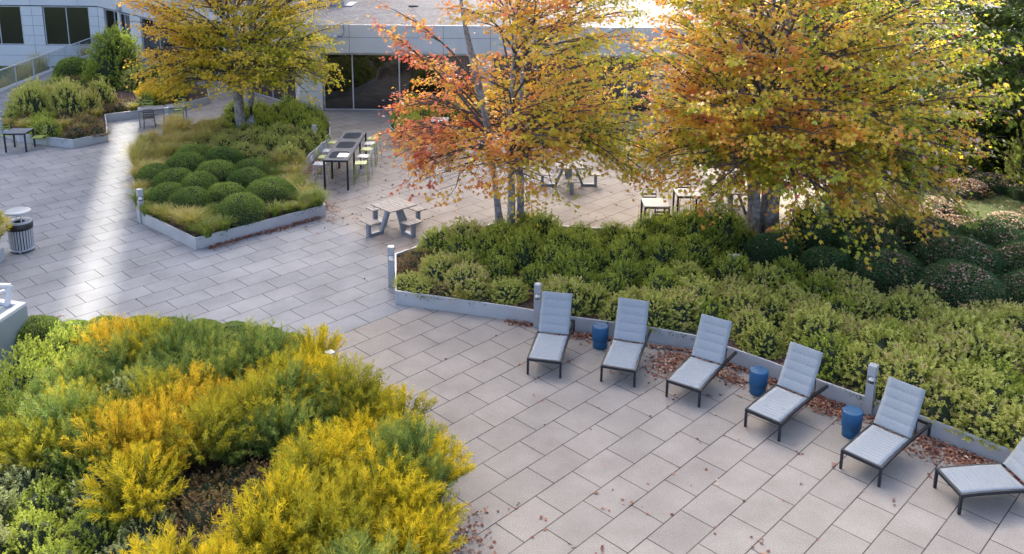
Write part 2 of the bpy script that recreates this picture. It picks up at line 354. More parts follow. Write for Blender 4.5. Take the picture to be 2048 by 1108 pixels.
# ------------------------------------------------------------------ planters
def area(p): return sum(p[i][0]*p[(i+1) % len(p)][1]-p[(i+1) % len(p)][0]*p[i][1] for i in range(len(p)))/2
def inset(poly, t):
    n = len(poly); out = []
    for i in range(n):
        a, b, c = Vector(poly[i-1]), Vector(poly[i]), Vector(poly[(i+1) % n])
        d1 = (b-a).normalized(); d2 = (c-b).normalized(); n1 = Vector((-d1.y, d1.x)); n2 = Vector((-d2.y, d2.x))
        k = 1+n1.dot(n2); out.append(tuple(b+(n1+n2)*t/max(k, .25)))
    return out
def planter(poly, label, h=.34, t=.045, soil=True):
    if area(poly) < 0: poly = poly[::-1]
    inn = inset(poly, t); n = len(poly); b = MB()
    vs = [(x, y, .001) for x, y in poly]+[(x, y, h) for x, y in poly]+[(x, y, h) for x, y in inn]+[(x, y, .001) for x, y in inn]
    fs = []
    for i in range(n):
        j = (i+1) % n; fs += [(i, j, n+j, n+i), (n+i, n+j, 2*n+j, 2*n+i), (2*n+i, 2*n+j, 3*n+j, 3*n+i)]
    b.add(vs, fs)
    # folded seams of the metal sheets
    for i in range(n):
        a, c = Vector(poly[i]), Vector(poly[(i+1) % n]); L = (c-a).length; k = int(L/2.4)
        d = (c-a).normalized(); o = Vector((d.y, -d.x))
        for q in range(0, k+1):
            p = a+d*(.06+q*2.4)
            if (p-a).length < L-.1: b.box((p.x+o.x*.003, p.y+o.y*.003, h/2), (.012, .006, h-.01), math.atan2(d.y, d.x))
    w = tag(b.build('planter_wall', 'planter', bevel=.004), label, 'planter')
    if soil:
        s = MB(); ii = inset(poly, t+.001); s.add([(x, y, h-.07) for x, y in ii], [tuple(range(n))]); tag(s.build('planter_soil', 'soil'), kind='structure')
    return w
bedC = [(-2.71,19.55), (-.96,19.04), (.05,18.75), (1.39,18.26), (3.11,17.78), (3.98,17.42), (5.17,16.4), (5.94,15.68), (6.53,15.17), (7.43,14.42), (8.54,13.36), (9.6,12.25), (10.7,10.9), (16,10.5), (16.5,17), (13.0,21.2), (9.2,23.15), (3.98,23.7), (.27,24.2), (-.4,24.3), (-2.53,22.33), (-3.01,21.83)]
bedL = [(-8.51,22.77), (-5.57,25.6), (-7.25,29.3), (-7.25,31.3), (-7.0,33.5), (-7.5,36.0), (-9.2,37.9), (-11.7,37.4), (-12.75,35.8), (-13.65,34.4), (-13.6,31.4), (-12.45,28.2), (-10.97,24.95)]
bedU = [(-16.58,32.73), (-15.75,33.85), (-16.6,35.7), (-17.19,36.91), (-16.13,37.68), (-14.6,39.4), (-14.0,40.6), (-14.9,43.0), (-18.5,46.5), (-22.3,47.6), (-23.0,44.0), (-22.5,40.0), (-20.7,34.7), (-19.08,33.6)]
bedD = [(-.92,7.6), (-1.04,13.05), (-3.32,15.25), (-3.6,16.7), (-5.0,17.42), (-9.80,17.5), (-9.80,15.6), (-12.5,15.5), (-12.5,7.6)]
bedW = [(-16.4, 18.4), (-13.25, 18.4), (-13.25, 22.0), (-16.4, 22.3)]
bedB = [(-5.0,35.4), (-4.0,33.0), (-3.6,33.3), (-3.3,35.7), (1.5,36.0), (2.2,38.2), (-4.6,38.4)]
planter(bedC, 'long low white metal planter wall running behind the sun loungers')
planter(bedL, 'low white metal planter wall round the left island of clipped green mounds')
planter(bedU, 'low white metal planter wall round the far left bed by the ramp railing')
planter(bedD, 'low white metal planter wall round the yellow feathery shrubs in the foreground')
planter(bedW, 'low white planter wall beside the slatted litter bin at the left edge')
planter(bedB, 'low white planter wall in front of the dark windows of the back building')

# ------------------------------------------------------------------ office building
bld = thing('office_building', 'long low office building clad in pale blue-white panels with dark windows', 'building', (0, 39.45, 0))
def bb(mb, name, mat, bevel=0):
    for i, v in enumerate(mb.v): mb.v[i] = (v[0], v[1]-39.45, v[2])
    return mb.build(name, mat, bld, bevel)
class Seg:
    def __init__(s, P0, P1):
        s.a = Vector(P0); d = Vector(P1)-s.a; s.L = d.length; s.d = d.normalized(); s.rz = math.atan2(s.d.y, s.d.x); s.n = Vector((s.d.y, -s.d.x))
    def P(s, t, off=0): return s.a+s.d*t+s.n*off
    def box(s, mb, t0, t1, z0, z1, o0, o1):
        c = s.P((t0+t1)/2, (o0+o1)/2); mb.box((c.x, c.y, (z0+z1)/2), (t1-t0, abs(o1-o0), z1-z0), s.rz)
g_ = .018
def panels(seg, mb, back, ts, zs, face, th=.05):
    own = mb is wl
    if own: mb = MB()
    for t0, t1 in zip(ts, ts[1:]):
        for z0, z1 in zip(zs, zs[1:]): seg.box(mb, t0+g_/2, t1-g_/2, z0+g_/2, z1-g_/2, face-th, face)
    if own:
        wo = bb(mb, 'wall', 'white_panel'); back = MB()
        seg.box(back, ts[0]+.01, ts[-1]-.01, zs[0]+.01, zs[-1]-.01, face-th-.12, face-.012)
        for i, v in enumerate(back.v): back.v[i] = (v[0], v[1]-39.45, v[2])
        back.build('panel_joint', 'joint', wo); return
    seg.box(back, ts[0]+.01, ts[-1]-.01, zs[0]+.01, zs[-1]-.01, face-th-.12, face-.012)
def window(seg, t0, t1, z0, z1, mull, face=-.06, fw=.055):
    f = MB(); zs = (z0, z1)
    for t in [t0]+mull+[t1-fw]: seg.box(f, t, t+fw, z0, z1, face-.07, face)
    ts = [t0]+mull+[t1-fw]
    for a, b_ in zip(ts, ts[1:]):
        seg.box(f, a+fw, b_, z0, z0+fw, face-.07, face-.002); seg.box(f, a+fw, b_, z1-fw, z1, face-.07, face-.002)
    w = bb(f, 'window', 'frame')
    p = MB(); seg.box(p, t0+fw*.5, t1-fw*.5, z0+fw*.5, z1-fw*.5, face-.045, face-.035)
    for i, v in enumerate(p.v): p.v[i] = (v[0], v[1]-39.45, v[2])
    p.build('pane', 'pane', w); return w
main = Seg((-9.56, 39.45), (30, 39.45))      # t = X + 9.56
X = lambda x: x+9.56
# n points towards the camera (south): d=(1,0) -> n=(0,-1)
ang = Seg((-26.4, 57.0), (-9.56, 39.72)); A = lambda s: ang.L-s
left = Seg((-52, 57.0), (-26.4, 57.0)); XL = lambda x: x+52
wl = MB(); bk = MB()
# piers of the main front
for x0, x1 in ((-9.56, -8.5), (-1.62, -.92)): panels(main, wl, bk, [X(x0), X(x1)], [.0, .88, 1.77, 2.64], 0)
panels(main, wl, bk, [X(6.3), X(8.4), X(10.5), X(12.6), X(14.7), X(16.8), X(18.9), X(21)], [0, .88, 1.3], 0)
for a_, b_ in ((6.3, 8.4), (14.7, 21)): panels(main, wl, bk, [X(a_), X(b_)], [1.3, 1.97, 2.64], 0)
window(main, X(-8.48), X(-1.64), .02, 2.6, [X(-7.18), X(-5.09), X(-3.0)])
window(main, X(-.9), X(6.28), .02, 2.6, [X(1.08), X(3.08), X(5.12)])
window(main, X(8.42), X(14.68), 1.32, 2.6, [X(10.5), X(12.6)])
# angled front
for s0, s1 in ((0.02, .45), (6.9, 8.0), (17.5, 19.0), (20.55, 20.9), (23.1, 24.1)):
    panels(ang, wl, bk, [A(s1), A(s0)], [0, .62, 1.25, 1.88, 2.5], 0)
window(ang, A(6.88), A(.47), .02, 2.48, [A(4.7), A(2.65), A(1.6)])
window(ang, A(17.48), A(8.02), .02, 2.48, [A(15.1), A(12.7), A(10.4)])
window(ang, A(23.08), A(20.92), .02, 2.48, [A(21.6)])
dm = MB()
for t in (19.02, 19.78, 20.47): ang.box(dm, A(t+.06), A(t), 0.01, 2.46, -.1, -.02)
ang.box(dm, A(20.47), A(19.08), 2.40, 2.46, -.1, -.022)
door = bb(dm, 'door', 'frame'); dp = MB(); ang.box(dp, A(20.45), A(19.1), .05, 2.4, -.07, -.06)
for i, v in enumerate(dp.v): dp.v[i] = (v[0], v[1]-39.45, v[2])
dp.build('pane', 'pane', door)
# left front
zl = [0, .63, 1.26, 1.89, 2.5]
xs = [-52, -45.8, -42.9, -38.6, -37.2, -34.25, -31.3, -29.92, -26.96, -26.4]
for x0, x1, k in ((-26.96, -26.4, 0), (-31.28, -29.92, 1), (-36.0, -34.3, 0), (-52, -39, 0)):
    panels(left, wl, bk, [XL(x0)]+([XL((x0+x1)/2)] if k else [])+[XL(x1)], zl, 0)
window(left, XL(-29.9), XL(-26.98), .01, 2.49, [XL(-28.46)])
window(left, XL(-34.28), XL(-31.3), .01, 2.49, [XL(-32.8)])
window(left, XL(-38.98), XL(-36.02), .01, 2.49, [XL(-37.5)])
tsl = [XL(x) for x in (-52, -48, -44, -40, -36.6, -33.7, -30.62, -27.6, -26.4)]
panels(left, wl, bk, tsl, [-1.38, -.67, 0], 0)
panels(ang, wl, bk, [0, 1.2, 3.2], [-1.38, -.67, 0], -.001)
# fascia
fa = MB(); fb = MB()
tsm = [X(-9.7), X(-7.2)]+[X(-7.2+2.07*i) for i in range(1, 18)]
panels(main, fa, fb, tsm, [2.66, 3.37, 3.94], .22, .06)
panels(ang, fa, fb, [0]+[A(s) for s in (21.6, 19.2, 16.8, 14.4, 12, 9.6, 7.2, 4.8, 2.4)]+[ang.L+.02], [2.55, 3.2, 3.94], .06, .06)
panels(left, fa, fb, [XL(x) for x in (-52, -48, -44, -40, -36.6, -33.7, -30.62, -27.6, -26.35)], [2.55, 3.2, 3.94], .06, .06)
bb(fa, 'fascia', 'white_panel'); bb(fb, 'fascia_joint', 'joint')
sf = MB(); main.box(sf, X(-9.6), X(29), 2.645, 2.655, -.1, .2); bb(sf, 'soffit', 'frame')
rf = MB(); rf.add([(x, y, 3.90) for x, y in ((-9.5, 39.27), (29, 39.27), (29, 95), (-52, 95), (-52, 57.0), (-26.45, 57.0))], [tuple(range(6))]); bb(rf, 'roof', 'gravel')
inn = MB(); inn.prism([(-9.3, 39.75), (29, 39.75), (29, 94), (-51, 94), (-51, 57.6), (-26.7, 57.6)], -1.3, 3.85); bb(inn, 'inner_wall', 'joint')
# things on the building
vb = thing('roof_vent', 'grey metal vent box standing on the gravel roof', 'vent', (-9.5, 47.2, 3.9))
MB().box((0,0,.45), (1.5, 1.1, .9)).box((0,0,.93), (1.62, 1.22, .06)).build('housing', 'sign', vb, .01)
MB().box((0,0,.03), (2.4, 1.8, .06)).build('base', 'grey_post', vb)
v2 = thing('roof_drain', 'small black drain cap lying on the gravel roof', 'drain', (-5.16, 46.6, 3.9))
MB().lathe([(0,.09), (.2,.08), (.26,.03), (.26,0)], n=16).build('cap', 'charcoal', v2)
cam_ = thing('security_camera', 'small white dome camera on an arm fixed to the fascia', 'camera', (-7.78, 39.15, 3.42))
MB().box((0,.03,.02), (.12,.06,.16)).lathe([(0,-.1),(.06,-.09),(.085,-.03),(.085,.03),(.03,.06),(0,.06)], (0,-.08,0), 16).build('body', 'white', cam_)
MB().tube([(.05,.02,-.02), (.25,.0,-.02), (.36,0,.12), (.38,0,.33), (.33,.02,.5)], .014, 6).build('conduit', 'charcoal', cam_)
el = ang.P(A(20.2), .12); sg = thing('wall_light', 'small grey box light above the far building door', 'light', (el.x, el.y, 2.8), ang.rz)
MB().box((0,0,0), (.5,.14,.36)).build('housing', 'sign', sg, .02); MB().box((0,-.09,-.1), (.4,.05,.1)).build('lens', 'pale_top', sg)

# unseen towers added to shade the plaza; their gap shapes the sun streak
SUN_AZ = (-.345, .9386); SUN_EL = R(33)
def tower(cx_e, w, h, label, dist=62, dp_=14):
    s = Vector(SUN_AZ); e = Vector((SUN_AZ[1], -SUN_AZ[0])); c = Vector((-10.2, 20))+s*(dist+dp_/2)+e*cx_e
    t = thing('shade_tower', label, 'building', (c.x, c.y, -1.4), math.atan2(e.y, e.x))
    b = MB(); b.box((0,0,h/2), (w, dp_, h)); b.build('wall', 'tower', t)
    g = MB()
    for k in range(int(h/3.6)-1): g.box((0, 0, 2.6+k*3.6), (w+.03, dp_+.03, 1.5))
    g.build('window_band', 'pane', t); MB().box((0,0,h+.3), (w+.4, dp_+.4, .6)).build('roof', 'tower', t)
tower(.55+9.4, 18.8, 66, 'broad unseen concrete tower added behind the low building to shade the plaza, right of the narrow gap')
tower(-.35-24, 48, 66, 'long unseen concrete tower added behind the low building to shade the plaza, left of the narrow gap')

# ------------------------------------------------------------------ ramp railing
def railing():
    pts = [(-24.75, 40.4)]+[(-24.80+(-.55)*i/7, 42.3+1.87*i) for i in range(7)]
    t = thing('ramp_railing', 'white metal and glass railing climbing past the far left bed', 'railing', (-24.8, 42.5, 0))
    loc = lambda p, z: (p[0]+24.8, p[1]-42.5, z)
    end = (-25.35, 54.6); pts = [(-24.72, 38.5)]+pts+[(-25.3, end[1])]
    turn = (-22.5, 55.0); allp = pts+[turn]
    MB().tube([loc(p, 1.06) for p in allp], .035, 8).build('handrail', 'rail', t)
    MB().tube([loc(p, .16) for p in allp], .02, 6).build('bottom_rail', 'rail', t)
    for p in allp: MB().box(loc(p, .53), (.06, .05, 1.06)).build('post', 'rail', t)
    for a, c in zip(allp, allp[1:]):
        a, c = Vector(loc(a, .6)), Vector(loc(c, .6)); MB().bar(a, c, .012, .8).build('glass_panel', 'rail_glass', t)
    k = MB()
    for a, c in zip(pts, pts[1:]): k.bar(loc(a, .06), loc(c, .06), .25, .12)
    k.build('kerb', 'planter', t)
railing()

# ------------------------------------------------------------------ bollards
def bollard(loc, rz, label, sc=1, proto=[None]):
    if proto[0] is None:
        t = thing('bollard_light', label, 'bollard', loc, rz, 'square bollard lights round the plaza')
        MB().box((0,0,.335), (.15,.15,.67)).build('post', 'alu', t, .006)
        MB().box((0,0,.925), (.15,.15,.21)).build('head', 'alu', t, .006)
        m = MB()
        for x in (-.066, .066):
            for y in (-.066, .066): m.box((x, y, .745), (.012, .012, .15))
        m.build('corner_rod', 'alu', t)
        MB().lathe([(0,.82), (.03,.82), (.035,.78), (.06,.74), (.062,.72), (.0,.72)], n=16).build('lamp', 'lamp', t)
        MB().box((0,0,.675), (.14,.14,.01)).build('lamp_plate', 'dark', t); MB().box((0,0,.815), (.14,.14,.01)).build('lamp_plate', 'dark', t)
        proto[0] = t; return t
    return dup(proto[0], loc, rz, label)
bollard((.61, 18.47, 0), R(-8), 'square grey bollard light beside the leftmost sun lounger')
bollard((6.70, 15.02, 0), R(-40), 'square grey bollard light between two sun loungers near the right')
bollard((-2.93, 20.60, 0), R(0), 'square grey bollard light at the left corner of the big planter, near the picnic table')
bollard((-10.80, 24.85, 0), R(38), 'square grey bollard light at the left of the island of clipped mounds')
bollard((-7.42, 32.7, 0), R(8), 'square grey bollard light beside the high bar table')
bollard((-13.95, 35.3, 0), R(20), 'square grey bollard light behind the left island, in front of the far patio table')
bollard((-20.15, 34.3, 0), R(0), 'square grey bollard light behind the small patio table at the left edge')
bollard((-3.36, 15.30, 0), R(43), 'grey bollard light with only its top showing above the yellow shrubs')
bollard((-3.87, 33.6, 0), R(0), 'square grey bollard light behind the orange maple leaves near the back windows')

# ------------------------------------------------------------------ sun loungers
def make_lounger(label):
    t = thing('sun_lounger', label, 'sun lounger', (0,0,0), 0, 'sun loungers in a row along the planter')
    W = .70; f = MB()
    def rail(y): return .335-.06*max(0, (y-.2))/1.8 + .035*math.sin(min(1, y/2)*PI)
    ys = [0, .3, .6, .9, 1.2, 1.5, 1.8, 2.02]
    for x in (-W/2+.02, W/2-.02):
        for a, c in zip(ys, ys[1:]): f.bar((x, a, rail(a)), (x, c+.004, rail(c)), .044, .055)
    f.bar((-W/2+.043, .02, rail(0)), (W/2-.043, .02, rail(0)), .044, .052)
    f.bar((-W/2+.038, 2.0, rail(2.0)), (W/2-.038, 2.0, rail(2.0)), .036, .04)
    f.bar((-W/2+.038, 1.13, rail(1.13)-.03), (W/2-.038, 1.13, rail(1.13)-.03), .03, .03)
    f.build('frame', 'black', t)
    for x in (-W/2+.02, W/2-.02):
        for y in (.02, 2.0):
            MB().bar((x, y, 0), (x, y, rail(y)-.027), .043, .043, (0,1,0)).build('leg', 'black', t, .004)
    def quilt(fn, n, m, wid):      # channel-quilted panel with real thickness
        b = MB(); vs = []; nx = 8
        for side in (1, -1):
            for j in range(n+1):
                u = j/n; y, z, ny, nz = fn(u)
                puff = .011*abs(math.sin(u*m*PI))**.6
                for i in range(nx+1):
                    x = -wid/2+wid*i/nx; sag = -.014*(1-(2*i/nx-1)**2); edge = 0 if i in (0, nx) else puff
                    o = (edge+.009)*side+sag; vs.append((x, y+ny*o, z+nz*o))
        K = (n+1)*(nx+1); fs = []
        for j in range(n):
            for i in range(nx):
                a = j*(nx+1)+i; fs.append((a, a+1, a+nx+2, a+nx+1)); fs.append((K+a, K+a+nx+1, K+a+nx+2, K+a+1))
        for j in range(n):
            a = j*(nx+1); fs.append((a, a+nx+1, K+a+nx+1, K+a)); a += nx; fs.append((a, K+a, K+a+nx+1, a+nx+1))
        for i in range(nx): fs.append((i, K+i, K+i+1, i+1)); a = n*(nx+1)+i; fs.append((a, a+1, K+a+1, K+a))
        b.add(vs, fs, True); return b
    quilt(lambda u: (.045+1.075*u, rail(.045+1.075*u)+.018, 0, 1), 90, 13, W-.075).build('seat', 'sling', t)
    th = R(60)
    def back(u):
        L = .86*u; y = 1.17+math.cos(th)*L+.05*math.sin(u*PI)*.5; z = rail(1.17)+.03+math.sin(th)*L
        return y, z, -math.sin(th), math.cos(th)
    quilt(back, 60, 5, W-.05).build('backrest', 'sling', t)
    bf = MB()
    for x in (-W/2+.05, W/2-.05):
        y0, z0, ny, nz = back(0); y1, z1, _, _ = back(.93); bf.bar((x, y0-ny*.03, z0-nz*.03), (x, y1-ny*.03, z1-nz*.03), .022, .022)
        bf.bar((x, 1.45, rail(1.45)), (x, back(.5)[0]+.02, back(.5)[1]-.03), .014, .014)
    bf.build('back_frame', 'black', t)
    return t
LG = [((.69, 16.29), 11.5, 'leftmost sun lounger, pale blue-grey sling on a black frame, next to a bollard light'),
      ((2.135, 16.015), 17.4, 'second sun lounger from the left, just right of the first blue stool'),
      ((3.30, 15.39), 33.5, 'third sun lounger from the left, between the leaf pile and the second blue stool'),
      ((4.53, 14.355), 43, 'fourth sun lounger from the left, between the second and third blue stools'),
      ((5.82, 13.12), 46, 'fifth sun lounger from the left, right of the third blue stool and the bollard light'),
      ((6.99, 12.55), 83, 'sun lounger turned sideways and cut off by the right edge of the photo')]
pr_l = make_lounger(LG[0][2])
for i, (p, h, lab) in enumerate(LG):
    if i == 0: pr_l.location = (*p, 0); pr_l.rotation_euler.z = -R(h)
    else: dup(pr_l, (*p, 0), -R(h), lab)
def stool(loc, label):
    t = thing('drum_stool', label, 'stool', loc, 0, 'blue drum stools between the loungers')
    MB().lathe([(0,0), (.148,0), (.155,.012), (.155,.15), (.150,.163), (.150,.172)], n=40).build('base', 'blue', t)
    MB().lathe([(.150,.172), (.172,.178), (.176,.19), (.176,.475), (.168,.492), (.15,.497), (0,.497)], n=40).build('drum', 'blue', t)
stool((1.93, 17.56, 0), 'blue drum stool between the first and second sun loungers')
stool((4.83, 15.76, 0), 'blue drum stool between the third and fourth sun loungers')
stool((6.13, 14.36, 0), 'blue drum stool between the fourth and fifth sun loungers, by the right bollard')

# ------------------------------------------------------------------ picnic tables
def make_picnic(label):
    t = thing('picnic_table', label, 'picnic table', (0,0,0), 0, 'square picnic tables with four fixed seats')
    m = MB(); n = 8; w = .84/n
    for i in range(n): m.box((-.42+w*(i+.5), 0, .735), (w-.008, .84, .03))
    m.build('tabletop', 'timber', t, .003)
    MB().box((0,-.3,.70), (.8,.06,.04)).box((0,.3,.70), (.8,.06,.04)).build('top_frame', 'grey_post', t)
    for k in range(4):
        a = k*PI/2; ca, sa = math.cos(a), math.sin(a)
        rot = lambda x, y, z: (x*ca-y*sa, x*sa+y*ca, z)
        s = MB(); q = .46/4
        for i in range(4): s.bar(rot(.57, -.23+q*(i+.5), .435), rot(.90, -.23+q*(i+.5), .435), q-.008, .03)
        s.build('seat', 'timber', t, .003)
        l = MB()
        l.bar(rot(.16, 0, .7), rot(.40, 0, .045), .11, .075, (0,0,1)); l.bar(rot(.36, 0, .04), rot(.83, 0, .04), .11, .08); l.bar(rot(.79, 0, .08), rot(.79, 0, .42), .11, .08, rot(1, 0, 0))
        l.build('leg', 'grey_post', t, .004)
    return t
pt = make_picnic('slatted grey picnic table standing on open paving left of the big planter'); pt.location = (-3.38, 24.52, 0); pt.rotation_euler.z = R(45); pt.scale = (1.13, 1.13, 1)
dup(pt, (1.93, 28.75, 0), R(2), 'slatted picnic table partly behind the middle maple, on the far paving')
dup(pt, (6.75, 26.3, 0), R(-12), 'slatted picnic table mostly hidden behind the trunks of the right maple')

# ------------------------------------------------------------------ tables, chairs, bar stools
def make_chair(name, label, paint, sh, cat, group, top):
    t = thing(name, label, cat, (0,0,0), 0, group); w = .40
    m = MB(); n = 6
    for i in range(n): m.box((0, -w/2+w/n*(i+.5), sh), (w, w/n-.012, .012))
    for x in (-w/2, w/2): m.bar((x, -w/2, sh-.012), (x, w/2, sh-.012), .02, .02)
    m.build('seat', paint, t)
    m = MB(); m.tube([(-w/2, w/2, sh), (-w/2, w/2+.06, top-.04), (-w/2+.04, w/2+.065, top), (w/2-.04, w/2+.065, top), (w/2, w/2+.06, top-.04), (w/2, w/2, sh)], .013, 6)
    for z in ((top-sh)*.45, (top-sh)*.7): m.bar((-w/2, w/2+.05, sh+z), (w/2, w/2+.05, sh+z), .008, .05)
    m.build('backrest', paint, t)
    for x in (-1, 1):
        for y in (-1, 1):
            MB().tube([(x*w*.48, y*w*.47, sh), (x*w*.56, y*w*.58, 0)], .011, 6).build('leg', paint, t)
    if sh > .6:
        f = MB()
        for a, c in (((-1,-1),(1,-1)), ((1,-1),(1,1)), ((1,1),(-1,1)), ((-1,1),(-1,-1))):
            k = .535*w; f.tube([(a[0]*k, a[1]*k, .25), (c[0]*k, c[1]*k, .25)], .009, 6)
        f.build('footrest', paint, t)
    return t
GC = 'metal patio chairs'
ch_green = make_chair('patio_chair', 'lime green metal chair tucked under the left end of the far patio table', 'green_paint', .45, 'chair', GC, .84)
ch_dark = make_chair('patio_chair', 'dark brown metal chair facing away at the near side of the pale square table', 'brown_paint', .45, 'chair', GC, .84)
ch_blk = make_chair('patio_chair', 'black metal chair behind the pale square table, only its round-cornered back showing', 'black', .45, 'chair', GC, .88)
bs_green = make_chair('bar_stool', 'lime green bar stool at the near right corner of the high table', 'green_paint', .74, 'bar stool', 'bar stools at the high table', .98)
bs_white = make_chair('bar_stool', 'pale grey bar stool at the near left corner of the high table', 'pale_paint', .74, 'bar stool', 'bar stools at the high table', .98)
def make_table(label, w, l, h, top, legm, name='patio_table', leg=.05, panels_=0, cat='table'):
    t = thing(name, label, cat)
    MB().box((0,0,h-.015), (w, l, .03)).build('tabletop', top, t, .004)
    f = MB()
    for x in (-1, 1): f.box((x*(w/2-.03), 0, h-.055), (.03, l-.02, .045))
    for y in (-1, 1): f.box((0, y*(l/2-.03), h-.055), (w-.09, .03, .045))
    f.build('apron', legm, t)
    n = max(1, panels_)
    ys = [-l/2+leg/2+i*(l-leg)/n for i in range(n+1)] if panels_ else [-l/2+leg/2, l/2-leg/2]
    for y in ys:
        for x in (-1, 1): MB().box((x*(w/2-leg/2-.002), y, (h-.032)/2), (leg, leg, h-.032)).build('leg', legm, t)
    for i in range(panels_):        # dark glass insets with rounded ends
        y = -l/2+(i+.5)*l/n; p = MB(); rr = .17; pw, pl = w*.36, l/n*.33; pts = []
        for cx_, cy_, a0 in ((pw-rr, pl-rr, 0), (-pw+rr, pl-rr, 90), (-pw+rr, -pl+rr, 180), (pw-rr, -pl+rr, 270)):
            pts += [(cx_+rr*math.cos(R(a0+q*15)), y+cy_+rr*math.sin(R(a0+q*15))) for q in range(7)]
        p.prism(pts, h+.001, h+.005); p.build('inset', 'glass_top', t)
    return t
bt = make_table('long high bar table with dark glass insets beside the left island planter', .82, 3.75, 1.03, 'table_grey', 'black', 'bar_table', .06, 3)
bt.location = (-5.72, 29.9, 0)
MB().prism([(-.02,-1.55), (.28,-1.55), (.33,-1.45), (.33,-1.15), (.26,-1.06), (-.02,-1.06)], 1.0355, 1.040).build('place_mat', 'cream_top', bt)
pr = [('green', (-5.02, 28.75)), ('white', (-5.05, 29.55)), ('green', (-5.08, 30.45)), ('white', (-5.1, 31.2)), ('green', (-5.1, 31.9))]
labR = ['lime green bar stool at the near right corner of the high table', 'pale bar stool second from the near end on the right of the high table', 'lime green bar stool in the middle of the right side of the high table',
        'pale bar stool fourth from the near end on the right of the high table', 'lime green bar stool at the far right end of the high table']
labL = ['pale grey bar stool at the near left corner of the high table', 'lime green bar stool second from the near end on the left of the high table', 'pale bar stool third from the near end on the left of the high table', 'lime green bar stool at the far left end of the high table']
for (c, p), lb in zip(pr, labR):
    if lb == labR[0]: bs_green.location = (*p, 0); bs_green.rotation_euler.z = -PI/2+.1
    else: dup(bs_green if c == 'green' else bs_white, (*p, 0), -PI/2+rnd.uniform(-.2, .2), lb)
for i, (p, lb) in enumerate(zip([(-6.35, 28.6), (-6.36, 29.4), (-6.38, 30.2), (-6.4, 31.3)], labL)):
    if i == 0: bs_white.location = (*p, 0); bs_white.rotation_euler.z = PI/2
    else: dup(bs_green if i in (1, 3) else bs_white, (*p, 0), PI/2+rnd.uniform(-.2, .2), lb)
st = make_table('square pale-topped table standing just behind the big planter', .74, .78, .74, 'pale_top', 'black'); st.location = (4.22, 24.98, 0); st.rotation_euler.z = R(0)
ch_dark.location = (4.28, 24.42, 0); ch_dark.rotation_euler.z = PI
ch_blk.location = (4.15, 25.45, 0); ch_blk.rotation_euler.z = 0
t2 = make_table('second square pale table half hidden by orange maple leaves', .76, .76, .74, 'pale_top', 'black'); t2.location = (5.35, 25.95, 0)
dup(ch_dark, (5.4, 26.5, 0), 0, 'dark brown chair behind the second pale table, under the maple leaves')
dup(ch_dark, (5.85, 25.25, 0), R(200), 'dark chair in front of the second pale table, behind the planter shrubs')
u = make_table('grey patio table with two square tops in front of the far left bed', 1.0, .74, .74, 'slate', 'grey_post'); u.location = (-15.05, 36.45, 0); u.rotation_euler.z = R(24)
u2 = make_table('grey patio table standing right against the far patio table, at its right end', .74, .74, .74, 'slate', 'grey_post'); u2.location = (-14.2, 36.95, 0); u2.rotation_euler.z = R(30)
ch_green.location = (-15.5, 37.15, 0); ch_green.rotation_euler.z = R(15)
dup(ch_green, (-14.35, 37.6, 0), R(-15), 'lime green metal chair behind the right end of the far patio table')
dup(ch_green, (-13.9, 36.35, 0), R(205), 'lime green metal chair at the near right of the far patio table')
dup(ch_dark, (-14.95, 35.95, 0), R(200), 'dark brown chair facing away at the near side of the far patio table')
lt = make_table('small dark-framed patio table cut by the left edge of the photo', .78, .78, .74, 'slate', 'black'); lt.location = (-18.45, 32.5, 0); lt.rotation_euler.z = R(5)
dup(ch_green, (-17.85, 32.75, 0), R(-80), 'lime green chair on the right side of the small patio table at the left edge')
dup(ch_green, (-19.15, 32.95, 0), R(50), 'lime green chair at the left edge of the photo, behind the small patio table')
dt = make_table('dark patio table glimpsed through the leaves between the two big maples', .9, 1.5, .74, 'charcoal', 'black'); dt.location = (5.05, 32.4, 0); dt.rotation_euler.z = R(-30)
dup(ch_green, (4.3, 31.8, 0), R(95), 'lime green chair beside the dark table between the two big maples')
dup(ch_dark, (5.75, 31.7, 0), R(230), 'dark chair on the right of the dark table between the two big maples')
wc = make_chair('patio_chair', 'pale metal chair beyond the orange maple leaves, near the back windows', 'pale_paint', .45, 'chair', GC, .84); wc.location = (-2.75, 34.4, 0); wc.rotation_euler.z = R(150)
wt = make_table('small white patio table near the back windows, behind the middle maple', .7, .7, .74, 'white', 'grey_post'); wt.location = (-2.9, 35.0-.05, 0)

# ------------------------------------------------------------------ litter bin
tb = thing('litter_bin', 'round slatted grey metal litter bin with a raised lid and black liner', 'litter bin', (-13.12, 22.62, 0), .2); tb.scale = (.96, .96, 1)
s = MB()
for k in range(26):
    a = 2*PI*k/26; ca, sa = math.cos(a), math.sin(a); s.bar((.295*ca, .295*sa, .09), (.315*ca, .315*sa, .70), .05, .012, (ca, sa, 0))
s.build('slat_body', 'alu', tb)
MB().lathe([(.28,.05), (.318,.05), (.318,.10), (.28,.10), (.28,.05)]).build('bottom_ring', 'alu', tb)
MB().lathe([(0,.08), (.27,.08), (.285,.5), (.30,.62), (.335,.64), (.342,.70), (.335,.80), (.30,.82), (.27,.80), (.25,.5), (0,.3)]).build('liner', 'rubber', tb)
MB().lathe([(.155,.80), (.16,.835), (.30,.85), (.325,.84), (.328,.81), (.30,.80), (.155,.80)]).build('collar', 'alu', tb)
MB().lathe([(0,1.16), (.20,1.155), (.30,1.14), (.335,1.115), (.335,1.09), (.30,1.085), (0,1.085)]).build('lid', 'alu', tb)
for k in range(4):
    a = 2*PI*k/4+.5; MB().bar((.31*math.cos(a), .31*math.sin(a), .82), (.31*math.cos(a), .31*math.sin(a), 1.09), .03, .012, (math.cos(a), math.sin(a), 0)).build('lid_post', 'alu', tb)
